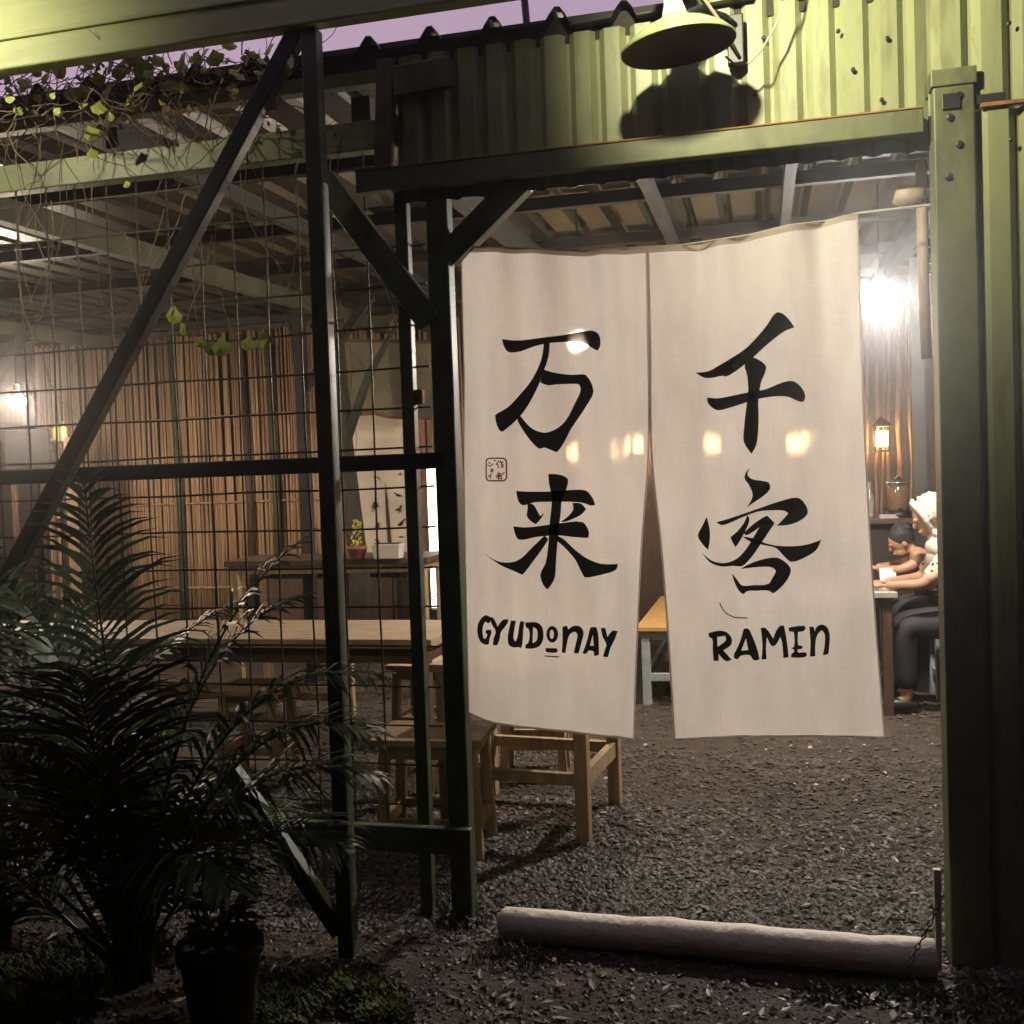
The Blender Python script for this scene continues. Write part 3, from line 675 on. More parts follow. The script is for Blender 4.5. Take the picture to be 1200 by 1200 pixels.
tag(MB().tube(w0, .0035, 6).build('electric_cable', CABLE), 'thin white cable looping down beside the green wall lamp', 'cable')

# floodlights under the canopy roof: one throws the shade's shadow on the fascia, one lights the palm side of the beam
def floodlight(p, target, power, angle, label):
    p = Vector(p); d = (Vector(target)-p).normalized(); t = thing('floodlight', label, 'lamp', p, 'floodlights under the canopy roof')
    q = d.to_track_quat('-Z', 'Y'); rot = q.to_matrix()
    MB().box(p-d*.055, (.16, .12, .05), rot).build('housing', BLACKP, t, bevel=.006)
    MB().box(p-d*.028, (.14, .10, .004), rot).build('lens', E_FLOOD, t)
    for s_ in (-1, 1): MB().box(p+rot @ Vector((s_*.0815, 0, .01)), (.004, .12, .08), rot).build('side_visor', BLACKP, t)
    MB().bar(p-d*.06, (p.x, -1.04, zb+.48), .02).build('bracket', BLACKP, t)
    ld = bpy.data.lights.new('flood_beam', 'SPOT'); ld.energy = power; ld.color = (1, .93, .60); ld.spot_size = angle; ld.spot_blend = 1.; ld.shadow_soft_size = .03
    lo_ = bpy.data.objects.new('flood_beam', ld); COL.objects.link(lo_); lo_.parent = t; lo_.matrix_parent_inverse = Matrix.Translation(-p)
    lo_.rotation_euler = q.to_euler(); lo_.location = p
    return t
floodlight((.80, -.98, 3.10), (1.40, 0, 2.93), P_FLOOD, R(112), 'floodlight under the canopy aimed at the corrugated fascia')
floodlight((-2.0, -1.40, 3.22), (-1.75, 0, 2.92), P_FLOOD_LEFT, R(88), 'floodlight under the canopy aimed at the pale beam end')

# ================================================================== LAMPS INSIDE THE SHED
def pendant(name, p, ztop, M, r=.042, label='', group='bare bulbs hanging under the shed roof'):
    t = thing(name, label, 'lamp', p, group)
    # LED bulb: glowing dome below, opaque tapered body above
    MB().lathe([(max(1e-5, r*math.sin(math.pi*i/14)), -r*math.cos(math.pi*i/14)) for i in range(9)], p, 18).build('bulb', M, t, smooth=True)
    zt = -r*math.cos(math.pi*8/14); rt = r*math.sin(math.pi*8/14)
    MB().lathe([(rt*1.01, zt-.002), (rt*.9, zt+r*.35), (rt*.5, zt+r*.9), (.022, zt+r*1.1)], p, 18, capb=False).build('bulb_body', WHITEPL, t, smooth=True)
    MB().lathe([(.02, r*.9), (.024, r*1.1), (.024, r*1.1+.05), (.012, r*1.1+.062)], p, 14).build('socket', WHITEPL, t, smooth=True)
    MB().tube([p+Vector((0, 0, r*1.1+.06)), (p.x, p.y, ztop)], .004, 6).build('flex', BLACKP, t)
    return t
p = PY(1031, 346, 2.55); pendant('hanging_bulb', p, roof_z(p.y), E_LED, .078, 'bright cool white bulb hanging beside the right hand curtain edge')
p = PY(680, 402, 2.35); pendant('hanging_bulb', p, roof_z(p.y), E_BULB, .042, 'bright bulb shining through the curtain behind its left hand panel')
p = PY(20, 470, 3.2); pendant('hanging_bulb', p, roof_z(p.y), E_BULB, .060, 'bright bulb hanging in front of the bamboo wall by the dark notice board')

def lantern(px, py, Y, label):
    p = PY(px, py, Y)
    t = thing('wall_lantern', label, 'lantern', p, 'warm lanterns along the back wall')
    MB().box(p, (.085, .085, .13)).build('glass_glow', E_LANT, t, bevel=.01)
    for sx in (-1, 1):
        for sy in (-1, 1): MB().box(p+Vector((sx*.055, sy*.055, 0)), (.012, .012, .20)).build('frame_bar', BLACKP, t)
    MB().box(p+Vector((0, 0, -.105)), (.13, .13, .014)).build('base', BLACKP, t)
    MB().lathe([(.11, .10), (.105, .112), (.03, .17), (.012, .19), (.0005, .20)], p, 4, rot=Matrix.Rotation(R(45), 3, 'Z')).build('cap', DARKW, t)
    MB().bar(p+Vector((0, .03, .15)), (p.x, 5.99, p.z+.15), .015).build('bracket', BLACKP, t)
    return t
lantern(1033, 514, 5.75, 'warm glowing lantern beside the crooked branch screen')
for q, lab in (((928, 519), 'warm lantern glowing through the curtain between the three stroke and roofed characters'), ((838, 522), 'warm lantern glowing through the curtain beside the foot of the three stroke character'),
               ((748, 523), 'warm lantern glowing through the curtain beside the top of the slit'), ((670, 531), 'warm lantern glowing through the curtain above the branching tree character')):
    lantern(q[0], q[1], 5.75, lab)

# ================================================================== FURNITURE
def furniture(name, label, cat, c, rz, L_, W_, H, leg, topt, Mtop, Mleg, stretch_z=None, inset=.03, group=None, splay=0., apron=.06, sides=True):
    t = thing(name, label, cat, (c[0], c[1], 0), group)
    rot = Matrix.Rotation(rz, 3, 'Z'); C0 = Vector((c[0], c[1], 0))
    T = lambda p: rot @ Vector(p) + C0
    MB().box(T((0, 0, H-topt/2)), (L_, W_, topt), rot).build('top' if cat != 'stool' else 'seat', Mtop, t, bevel=.004)
    hx, hy = L_/2-inset-leg/2, W_/2-inset-leg/2
    for sx in (-1, 1):
        for sy in (-1, 1):
            MB().bar(T((sx*hx, sy*hy, H-topt)), T((sx*(hx+splay), sy*(hy+splay), -.02)), leg, leg, up=rot @ Vector((0, 1, 0))).build('leg', Mleg, t, bevel=.003)
    if apron:
        for sy in (-1, 1): MB().box(T((0, sy*hy, H-topt-apron/2)), (2*hx-leg, leg*.5, apron), rot).build('apron', Mleg, t)
        if sides:
            for sx in (-1, 1): MB().box(T((sx*hx, 0, H-topt-apron/2)), (leg*.5, 2*hy-leg, apron), rot).build('apron', Mleg, t)
    if stretch_z:
        k = splay*(1-stretch_z/H)
        for sx in (-1, 1): MB().box(T((sx*(hx+k), 0, stretch_z)), (leg*.6, 2*(hy+k)-leg, leg*1.25), rot).build('stretcher', Mleg, t, bevel=.002)
        for sy in (-1, 1): MB().box(T((0, sy*(hy+k), stretch_z+.004)), (2*(hx+k)-leg, leg*.6, leg*.9), rot).build('stretcher', Mleg, t, bevel=.002)
    return t
# wooden stool just behind the fence
s = PZ(505, 857, .47)
furniture('wooden_stool', 'pale wooden stool standing just behind the mesh fence', 'stool', (s.x+.01, s.y+.02), R(4), .46, .34, .47, .042, .028, WOODX, WOOD, .12, splay=.02)
# chunky table legs below the curtain
p = PZ(683, 985, 0); q = PZ(722, 938, 0)
furniture('wooden_table', 'chunky pale wooden table whose legs show below the curtain', 'table', ((p.x-.56+p.x)/2+.015, (p.y+q.y)/2+.02), R(-6), .70, .62, .72, .055, .035, WOODX, WOOD, .25, inset=.02)
furniture('wooden_stool', 'pale wooden stool pushed up behind the chunky table', 'stool', (-.12, 1.72), R(8), .36, .34, .47, .042, .028, WOODX, WOOD, .16, splay=.02)
# long table on the left, bench and stools beyond it
lt = PZ(300, 750, .75)
furniture('long_table', 'long weathered wooden table running behind the mesh fence', 'table', (-2.15, lt.y+.36), 0, 3.3, .66, .75, .07, .045, GREYW, DARKW, None, apron=.08)
furniture('wooden_stool', 'pale stool under the near side of the long table by the palm', 'stool', (-1.55, 1.50), R(3), .36, .34, .47, .042, .028, WOODX, WOOD, .15, splay=.02)
furniture('wooden_stool', 'pale stool with its legs showing under the end of the long table', 'stool', (-.86, 2.22), R(-5), .36, .34, .47, .042, .028, WOODX, WOOD, .15, splay=.02)
furniture('wooden_bench', 'low pale bench along the far side of the long table', 'bench', (-2.5, 2.75), 0, 1.9, .32, .46, .05, .03, WOODX, WOOD, .15)
furniture('side_table', 'tall dark table with pale legs beyond the long table', 'table', (-1.95, 3.55), R(3), 1.5, .6, .98, .06, .04, DARKW, WOOD, .3)
# slit bench
c = PZ(743, 735, .5)
furniture('painted_bench', 'orange topped bench on pale blue legs seen through the curtain slit', 'bench', (c.x+.21, c.y+.85), R(0), .40, 1.7, .50, .055, .03, ORANGEW, BLUEP, .16)
a = Vector((c.x+.08, c.y+.06, .10)); 
# dining table on the right with people
furniture('dining_table', 'dining table with grey top where two people sit', 'table', (1.27, 3.42), R(2), 1.05, .66, .74, .055, .035, mat('grey_table_top', (.34, .31, .27), .35), DARKW, None)
sp = PZ(1080, 742, .48)
furniture('painted_stool', 'stool with wooden seat and pale blue legs under the seated adult', 'stool', (PY(1090, 612, 3.33).x+.205, 3.33), R(3), .34, .31, .47, .042, .03, ORANGEW, BLUEP, .14)
furniture('painted_stool', 'stool with wooden seat and pale blue legs under the leaning child', 'stool', (PY(1057, 636, 3.74).x+.29, 3.74), R(4), .30, .27, .50, .042, .03, ORANGEW, BLUEP, .14)

# ================================================================== BACK WALL DRESSING
scr = thing('bamboo_screen', 'brown bamboo cane screen covering the back wall', 'screen', (-3.4, 5.9, 0))
b = MB(); rnd = random.Random(5); x = -6.3
while x < -.35:
    r_ = rnd.uniform(.010, .017); lean = rnd.uniform(-.03, .03)
    b.tube([(x, 5.92+rnd.uniform(-.015, .01), .0), (x+lean*.5, 5.92, 1.4), (x+lean, 5.92+rnd.uniform(-.015, .01), 3.04+rnd.uniform(-.03, .01))], [r_, r_, r_*.85], 6); x += r_*2+rnd.choice((-.004, -.003, -.002, 0, .001, .008))
b.build('cane', BAMB, scr, kind='stuff', smooth=True)
for z in (.5, 1.35, 2.2): MB().tube([(-6.3, 5.895, z), (-3.3, 5.89, z+.01), (-.35, 5.895, z)], .012, 6).build('batten', BAMB, scr)
for i, px in enumerate((205, 287, 318, 352)):
    xx = PY(px, 500, 5.85).x
    MB().tube([(xx, 5.86, 0), (xx+.02, 5.86, 1.3), (xx-.02, 5.86, 3.0)], [.045, .04, .032], 8).build('upright_pole', DARKW if i % 2 else mat('green_bamboo_pole', (.07, .08, .035), .5), scr, smooth=True)
# crooked branch screen on the right
bs = thing('branch_screen', 'screen of crooked pale branches behind the diners', 'screen', (3.0, 5.9, 0))
x = 1.75; k = 0
while x < 3.4:
    pts = []; xx = x; r_ = rnd.uniform(.011, .022)
    for j in range(9):
        pts.append((xx, 5.88+rnd.uniform(-.02, .02), .0+j*.375)); xx += rnd.uniform(-.025, .025)
    MB().tube(pts, [r_*(1.1-.05*j) for j in range(9)], 7).build('branch', STICK, bs, smooth=True); x += rnd.uniform(.05, .085)
# cream board with ink plant drawing
cb = thing('mural_board', 'cream painted board with dark plant drawings on the back wall', 'board', (PY(450, 660, 5.75).x, 5.75, .9))
a = PY(408, 488, 5.75); q = PY(500, 668, 5.75)
MB().box(((a.x+q.x)/2, 5.77, (a.z+q.z)/2), (q.x-a.x, .03, a.z-q.z)).build('board', CREAMW, cb)
def decal(pts, name, M, parent, Y):
    b = MB(); vs = [PY(px, py, Y) for px, py in pts]; k = len(vs)
    vs += [v+Vector((0, .003, 0)) for v in vs]
    b.add(vs, [tuple(range(k-1, -1, -1)), tuple(range(k, 2*k))] + [(i, (i+1) % k, k+(i+1) % k, k+i) for i in range(k)]); return b.build(name, M, parent)
MURAL = mat('mural_paint', (.06, .045, .03), .8)
decal([(451, 565), (454, 585), (459, 645), (455, 645), (452, 600)], 'painted_spike', MURAL, cb, 5.745)
rnd = random.Random(21)
for i in range(12):
    cx, cy_ = rnd.choice((440, 466, 470)), rnd.uniform(550, 640)
    pl = [(cx+rnd.uniform(-5, 5), cy_+rnd.uniform(-7, 7)) for _ in range(3)]
    decal(stroke(pl, 1.1), 'painted_mark', MURAL, cb, 5.744-.0004*i)
# awning valance above the board
vp = [(388, 400), (512, 402), (512, 489), (497, 490), (478, 489), (455, 488), (430, 482), (410, 476), (398, 464)]
av = thing('valance', 'drab fabric valance with curved lower edge over the mural board', 'valance', (PY(450, 470, 5.3).x, 5.3, 1.9))
b = MB(); vs = [PY(px, py, 5.3) for px, py in vp]; k = len(vs); vs += [v+Vector((0, .03, 0)) for v in vs]
b.add(vs, [tuple(range(k-1, -1, -1)), tuple(range(k, 2*k))] + [(i, (i+1) % k, k+(i+1) % k, k+i) for i in range(k)]); b.build('cloth', mat('drab_olive_cloth', (.17, .14, .085), .9, 0, .2, 3, bump=.2), av)
MB().tube([PY(px, py+1, 5.29) for px, py in ((398, 464), (410, 476), (430, 482), (455, 488), (478, 489), (497, 490), (512, 489))], .012, 6).build('red_piping', REDW, av)
MB().bar(PY(386, 399, 5.3), PY(516, 401, 5.3), .03).build('rail', DARKW, av)
for px in (390, 512): MB().bar(PY(px, 400, 5.31), PY(px, 300, 5.31), .012).build('hanger', BLACKP, av)
# leaning tree trunk
tp = [PZ(428, 700, 0)]; 
tp = [PY(432, 800, 4.9), PY(418, 640, 4.9), PY(404, 520, 4.9), PY(396, 420, 4.9), PY(388, 330, 4.9), PY(380, 290, 4.9)]
tp[0].z = -.02
tr = thing('tree_trunk', 'leaning dark tree trunk rising through the shed beside the mural board', 'tree', tp[0])
MB().tube(tp, [.12, .085, .075, .07, .06, .05], 10).build('trunk', mat('dark_bark', (.055, .05, .032), .9, 0, .4, 12, stretch=(3, 3, .6), bump=.6), tr, smooth=True)
MB().tube([tp[2], PY(432, 440, 4.85), PY(462, 385, 4.8)], [.05, .035, .02], 8).build('limb', MATS['dark_bark'], tr, smooth=True)
# lit sign box and red-brown post
a = PY(500, 548, 4.6); q = PY(500, 712, 4.6)
sg = thing('lightbox_sign', 'tall narrow white lit sign box beside the red brown post', 'sign', (a.x+.13, 4.6, 0))
MB().box((a.x+.13, 4.62, (a.z+q.z)/2), (.26, .05, a.z-q.z)).build('lit_face', E_SIGN, sg)
MB().box((a.x+.13, 4.66, (a.z+q.z)/2), (.285, .05, a.z-q.z+.03)).build('case', DARKW, sg)
MB().box((a.x+.13, 4.64, q.z/2-.02), (.30, .14, q.z+.02)).build('stand', BLACKP, sg)
rnd = random.Random(8)
for i in range(5): decal(stroke([(506+rnd.uniform(-2, 3), 695+i*3), (510+rnd.uniform(-2, 3), 697+i*3)], 1.2), 'print_mark', MURAL, sg, 4.592)
rp = PY(490, 600, 4.75)
tag(MB().box((rp.x, 4.75, 1.0), (.15, .08, 2.02)).build('timber_post', REDW, bevel=.006), 'red brown timber post beside the lit sign box', 'post')
# back counter with pots
ct = thing('back_counter', 'brown wooden counter along the back wall under the mural board', 'counter', (-2.1, 5.35, 0))
cz = PY(440, 664, 5.2).z
MB().box((-2.2, 5.4, cz-.025), (2.6, .5, .05)).build('top', mat('brown_counter_top', (.24, .14, .08), .5), ct, bevel=.005)
for i in range(6): MB().box((-3.25+i*.43, 5.24, (cz-.05)/2), (.418, .03, cz-.05)).build('panel', DARKW, ct, bevel=.004)
p = PZ(419, 655, .98); YT = p.y; cz = .98
fp = thing('potted_flower', 'yellow flowering plant in a red clay pot on the tall dark table', 'plant', (p.x, YT, cz))
MB().lathe([(.05, 0), (.062, .065), (.07, .068), (.07, .085), (.056, .085)], (p.x, YT, cz), 18).build('pot', TERRA, fp, smooth=True)
b = MB(); rnd = random.Random(2)
for i in range(70):
    h = rnd.uniform(.08, .27); c = Vector((p.x+rnd.gauss(0, .024), YT+rnd.gauss(0, .024), cz+h)); s_ = rnd.uniform(.009, .017)
    u = Vector((rnd.uniform(-1, 1), rnd.uniform(-1, 1), rnd.uniform(-1, 1))).normalized()*s_; v_ = Vector((rnd.uniform(-1, 1), rnd.uniform(-1, 1), rnd.uniform(-1, 1))).normalized()*s_
    b.add([c-u, c+v_, c+u, c-v_], [(0, 1, 2, 3)])
b.build('bloom', mat('yellow_bloom', (.55, .48, .06), .6), fp, kind='stuff')
p = PZ(453, 655, .98)
wp = thing('planter_box', 'white planter box on the tall dark table beside the red clay pot', 'planter', (p.x, YT, cz))
MB().box((p.x, YT, cz+.05), (.20, .11, .10), None, .92).build('box', WHITEP, wp, bevel=.006)
MB().box((p.x, YT, cz+.103), (.17, .08, .008)).build('soil', SOIL, wp)
# long table objects
tag(MB().box((-2.6, lt.y+.3, .755), (.34, .24, .02)).build('tray', WHITEP, bevel=.006), 'white tray on the long table near the palm', 'tray')
# notice board and shelf with jars on far left
a = PY(6, 505, 3.9); q = PY(60, 562, 3.9)
nb = thing('notice_board', 'dark notice board standing beneath the left hand bulb', 'board', (a.x, 3.9, 0))
MB().box(((a.x+q.x)/2, 3.9, (a.z+q.z)/2), (q.x-a.x, .04, a.z-q.z)).build('panel', mat('charcoal_board', (.012, .011, .011), .8, spec=.2), nb, bevel=.004)
for sx in (.06, .94): MB().box((a.x+(q.x-a.x)*sx, 3.94, q.z/2+.1), (.035, .03, q.z+.3)).build('leg', DARKW, nb)
a = PY(62, 545, 4.3); sh = thing('bottle_shelf', 'narrow wooden shelf stand beside the dark notice board', 'shelf', (a.x+.08, 4.3, 0))
for sx in (0, .17):
    MB().box((a.x+sx, 4.3, .98), (.025, .12, 2.0)).build('upright', WOOD, sh)
for z in (1.3, 1.62, 1.94): MB().box((a.x+.085, 4.3, z), (.17, .12, .018)).build('shelf_board', WOOD, sh)
for i, (dx, z, c_) in enumerate(((.05, 1.949, (.35, .36, .08)), (.125, 1.949, (.5, .47, .2)), (.085, 1.629, (.4, .12, .06)))):
    tag(MB().lathe([(.025, 0), (.028, .02), (.028, .11), (.012, .14), (.012, .17), (.0005, .172)], (a.x+dx, 4.3, z), 14).build('bottle', mat('sauce_%d' % i, c_, .25), smooth=True),
        ('green sauce bottle on the top shelf', 'pale yellow sauce bottle on the top shelf', 'red sauce bottle on the middle shelf')[i], 'bottle')
# service counter with dispenser at right rear
sc2 = thing('service_counter', 'dark service counter in front of the branch screen', 'counter', (2.4, 5.2, 0))
zc = PY(1050, 607, 5.1).z
MB().box((2.35, 5.25, zc-.02), (2.0, .5, .04)).build('top', DARKW, sc2, bevel=.004)
MB().box((2.35, 5.30, (zc-.04)/2), (1.94, .4, zc-.04)).build('body', mat('black_brown_panel', (.04, .022, .016), .6), sc2)
p = PY(1053, 600, 5.15)
ds = thing('drink_dispenser', 'glass drink dispenser with metal lid on the service counter', 'dispenser', (p.x, 5.15, zc))
MB().lathe([(.10, 0), (.105, .02), (.105, .05), (.0005, .05)], (p.x, 5.15, zc), 20).build('base', BLACKP, ds, smooth=True)
MB().lathe([(.075, .05), (.085, .08), (.085, .24), (.075, .26), (.0005, .262)], (p.x, 5.15, zc), 20).build('tank', mat('amber_glass_tank', (.20, .12, .06), .12, 0, .1, 5), ds, smooth=True)
MB().lathe([(.092, .262), (.092, .285), (.03, .30), (.02, .32), (.0005, .325)], (p.x, 5.15, zc), 20).build('lid', mat('steel_lid', (.6, .55, .48), .25, .9, .1, 5), ds, smooth=True)
MB().bar((p.x, 5.06, zc+.10), (p.x, 5.00, zc+.09), .02).build('tap', MATS['steel_lid'], ds)
for dx, lab in ((-.21, 'slim clear bottle on the service counter'),):
    tag(MB().lathe([(.03, 0), (.033, .02), (.033, .17), (.012, .22), (.012, .29), (.0005, .29)], (p.x+dx, 5.15, zc), 14).build('bottle', mat('clear_bottle', (.35, .32, .28), .12), smooth=True), lab, 'bottle')
tag(MB().box((p.x-.08, 5.1, zc+.015), (.14, .10, .03)).build('napkin_stack', WHITEP, bevel=.003), 'white napkin stack beside the drink dispenser', 'napkins')

# ================================================================== PEOPLE
def skin_mesh(J, edges, name, levels=2):
    """J: {name:(Vector, rx, ry)} -> evaluated mesh from a Skin + Subsurf stack"""
    keys = list(J); me = bpy.data.meshes.new(name); me.from_pydata([J[k][0] for k in keys], [(keys.index(a), keys.index(b)) for a, b in edges], [])
    o = bpy.data.objects.new(name, me); COL.objects.link(o)
    o.modifiers.new('skin', 'SKIN').use_smooth_shade = True
    sv = me.skin_vertices[0].data
    for i, k in enumerate(keys): sv[i].radius = (J[k][1], J[k][2]); sv[i].use_root = (i == 0)
    su = o.modifiers.new('sub', 'SUBSURF'); su.levels = levels; su.render_levels = levels
    dg = bpy.context.evaluated_depsgraph_get(); ev = o.evaluated_get(dg); r_ = bpy.data.meshes.new_from_object(ev)
    bpy.data.objects.remove(o); bpy.data.meshes.remove(me); return r_
def mesh_vf(me): return [v.co.copy() for v in me.vertices], [tuple(p_.vertices) for p_ in me.polygons]
def remesh(b, name, vox):
    me = bpy.data.meshes.new(name); me.from_pydata(b.v, [], b.f); me.update()
    o = bpy.data.objects.new(name, me); COL.objects.link(o)
    rm = o.modifiers.new('re', 'REMESH'); rm.mode = 'VOXEL'; rm.voxel_size = vox; rm.use_smooth_shade = True
    sm_ = o.modifiers.new('sm', 'SMOOTH'); sm_.factor = .5; sm_.iterations = 3
    dg = bpy.context.evaluated_depsgraph_get(); ev = o.evaluated_get(dg); r_ = bpy.data.meshes.new_from_object(ev)
    bpy.data.objects.remove(o); bpy.data.meshes.remove(me); return r_
def person(label, origin, rz, s, joints, head_dir, shirt, hair_kind, sleeve=.55):
    """joints in a local frame: x forward, y left, z up (metres before scale s)"""
    rot = Matrix.Rotation(rz, 3, 'Z'); O = Vector(origin)
    T = lambda p: rot @ (Vector(p)*s) + O
    t = thing('person', label, 'person', O)
    J = {}; E_ = []
    def jn(k, p, a, b_=None): J[k] = (T(p), a*s, (b_ or a)*s)
    q = joints
    jn('pelvis', q['hip'], .13, .12); jn('waist', q['waist'], .115, .10); jn('chest', q['chest'], .135, .11); jn('collar', q['collar'], .085, .07)
    jn('neck', q['neck'], .048); jn('skull', q['head'], .05)
    E_ += [('pelvis', 'waist'), ('waist', 'chest'), ('chest', 'collar'), ('collar', 'neck'), ('neck', 'skull')]
    for sd_ in ('l', 'r'):
        sg_ = 1 if sd_ == 'l' else -1
        jn('sh'+sd_, q['sh'+sd_], .058); jn('el'+sd_, q['el'+sd_], .042); jn('wr'+sd_, q['wr'+sd_], .027)
        E_ += [('collar', 'sh'+sd_), ('sh'+sd_, 'el'+sd_), ('el'+sd_, 'wr'+sd_)]
        jn('hp'+sd_, (q['hip'][0]+.02, sg_*.09, q['hip'][2]-.01), .09); jn('kn'+sd_, q['kn'+sd_], .062); jn('an'+sd_, q['an'+sd_], .04); jn('to'+sd_, q['to'+sd_], .03)
        E_ += [('pelvis', 'hp'+sd_), ('hp'+sd_, 'kn'+sd_), ('kn'+sd_, 'an'+sd_), ('an'+sd_, 'to'+sd_)]
    body = MB(); body.add(*mesh_vf(skin_mesh(J, E_, 'body_skel')))
    # head: ellipsoid with jaw, nose, brow, ears
    hc = T(q['head']); hd = (rot @ Vector(head_dir)).normalized(); side = Vector((0, 0, 1)).cross(hd).normalized(); up = hd.cross(side)
    HR = Matrix((hd, side, up)).transposed()
    HP = lambda x, y, z: hc + HR @ (Vector((x, y, z))*s)
    body.ball(HP(-.005, 0, .02), .1*s, 18, 12, (.98, .78, 1.05), HR)
    body.ball(HP(.03, 0, -.055), .07*s, 14, 10, (.85, .78, .85), HR)
    body.ball(HP(.098, 0, -.012), .016*s, 8, 6, (1.1, .85, 1.4), HR)
    body.ball(HP(.09, 0, -.055), .018*s, 8, 6, (.7, 1.5, .55), HR)
    body.ball(HP(.088, 0, .022), .02*s, 8, 6, (.6, 2.4, .5), HR)
    for sy in (-1, 1): body.ball(HP(-.005, sy*.078, -.005), .026*s, 8, 6, (.7, .35, 1.15), HR)
    # hands: palm + five separate fingers
    for sd_ in ('l', 'r'):
        wv = T(q['wr'+sd_]); fd = rot @ Vector(q['hd'+sd_]).normalized(); sg_ = 1 if sd_ == 'l' else -1
        nrm = Vector((0, 0, 1)); sdv = nrm.cross(fd).normalized(); nrm = fd.cross(sdv)
        HM = Matrix((fd, sdv, nrm)).transposed()
        body.ball(wv+fd*.045*s, .05*s, 12, 8, (1.0, .82, .36), HM)
        for i, (off, ln) in enumerate(((-.030, .062), (-.010, .075), (.011, .072), (.031, .055))):
            b0 = wv+fd*.075*s+sdv*off*s; pts = [b0, b0+fd*ln*.45*s+nrm*.004*s, b0+fd*ln*.8*s-nrm*.010*s, b0+fd*ln*s-nrm*.024*s]
            body.tube(pts, [.0092*s, .0088*s, .008*s, .0065*s], 8)
        b0 = wv+fd*.03*s-sdv*sg_*.032*s
        body.tube([b0, b0+fd*.03*s-sdv*sg_*.018*s, b0+fd*.058*s-sdv*sg_*.022*s-nrm*.008*s], [.012*s, .0105*s, .008*s], 8)
    bm_ = remesh(body, 'body', .0065*s); bm_.materials.append(SKIN); link('body', bm_, t)
    for sy in (-1, 1):
        MB().ball(HP(.083, sy*.033, .003), .0075*s, 8, 6, (1, 1.4, .6), HR).build('eye', HAIR, t, smooth=True)
    # clothes: same skeleton, slightly wider, ended at cuffs and hems
    J2 = {}; E2 = []
    g_ = .014
    for k in ('pelvis', 'waist', 'chest', 'collar'): J2[k] = (J[k][0]-(Vector((0, 0, .05*s)) if k == 'pelvis' else Vector()), J[k][1]+(g_+(.035 if k == 'pelvis' else 0))*s, J[k][2]+(g_+(.035 if k == 'pelvis' else 0))*s)
    E2 = [('pelvis', 'waist'), ('waist', 'chest'), ('chest', 'collar')]
    for sd_ in ('l', 'r'):
        J2['sh'+sd_] = (J['sh'+sd_][0], J['sh'+sd_][1]+g_*s, J['sh'+sd_][2]+g_*s)
        J2['el'+sd_] = (J['sh'+sd_][0].lerp(J['el'+sd_][0], sleeve if sleeve < 1 else 1), (.058)*s, (.058)*s)
        E2 += [('collar', 'sh'+sd_), ('sh'+sd_, 'el'+sd_)]
        if sleeve > 1:
            J2['cu'+sd_] = (J['el'+sd_][0].lerp(J['wr'+sd_][0], sleeve-1), .055*s, .055*s); E2 += [('el'+sd_, 'cu'+sd_)]
    me = skin_mesh(J2, E2, 'shirt'); me.materials.clear(); me.materials.append(shirt); link('shirt', me, t)
    J3 = {'pelvis': (J['pelvis'][0], .15*s, .14*s)}; E3 = []
    for sd_ in ('l', 'r'):
        for k, r_ in (('hp', .105), ('kn', .08), ('an', .065)): J3[k+sd_] = (J[k+sd_][0]+(Vector((0, 0, .05*s)) if k == 'an' else Vector()), r_*s, r_*s)
        E3 += [('pelvis', 'hp'+sd_), ('hp'+sd_, 'kn'+sd_), ('kn'+sd_, 'an'+sd_)]
        sh_ = MB(); a0 = J['an'+sd_][0]; t0 = J['to'+sd_][0]; c = (a0+t0)/2; c.z = .045*s
        sh_.ball(c, .14*s, 12, 8, (1, .36, .30), rot); sh_.build('shoe', BLACKP, t, smooth=True)
    me = skin_mesh(J3, E3, 'trousers'); me.materials.clear(); me.materials.append(TROUS); link('trousers', me, t)
    hb = MB()
    if hair_kind == 'scarf':
        hb.ball(HP(-.036, 0, .028), .111*s, 20, 14, (1.0, .86, 1.06), HR)
        hb.ball(HP(-.06, 0, -.07), .082*s, 16, 12, (.9, .95, 1.2), HR)
        rim = [HP(.040+.018*math.cos(a_), .083*math.sin(a_), .012+.112*math.cos(a_)) for a_ in (2*math.pi*k_/18 for k_ in range(19))]
        hb.tube(rim, .016*s, 8, cap=False)
        for k_ in range(5):
            a_ = -1.0+.5*k_; hb.tube([HP(.03, .09*math.sin(a_), -.08), HP(-.01, .115*math.sin(a_*1.1), -.14), HP(-.04, .17*math.sin(a_*1.2), -.22)], .014*s, 6)
        for k_ in range(4):
            hb.tube([HP(.045-.035*k_+.06*math.cos(q_)*0, .098*math.sin(q_), .03+.112*math.cos(q_)) for q_ in (-1.9+.38*z_ for z_ in range(11))], .009*s, 6)
        nk = J['neck'][0]; cl = J['collar'][0]; c_ = J['chest'][0]
        hb.ball(nk-Vector((0, 0, .015*s)), .085*s, 16, 12, (1.0, 1.05, 1.0), rot)
        hb.ball(cl-Vector((0, 0, .02*s)), .135*s, 18, 12, (.95, 1.25, .72), rot)
        hb.ball(cl.lerp(c_, .6)+rot @ Vector((.035*s, 0, 0)), .125*s, 18, 12, (.95, 1.15, 1.05), rot)
        me = remesh(hb, 'scarf', .007*s)
        me.materials.append(SCARF); link('scarf', me, t)
    else:
        hb.ball(HP(-.022, 0, .042), .106*s, 20, 14, (.98, .84, .98), HR)
        rnd_ = random.Random(4)
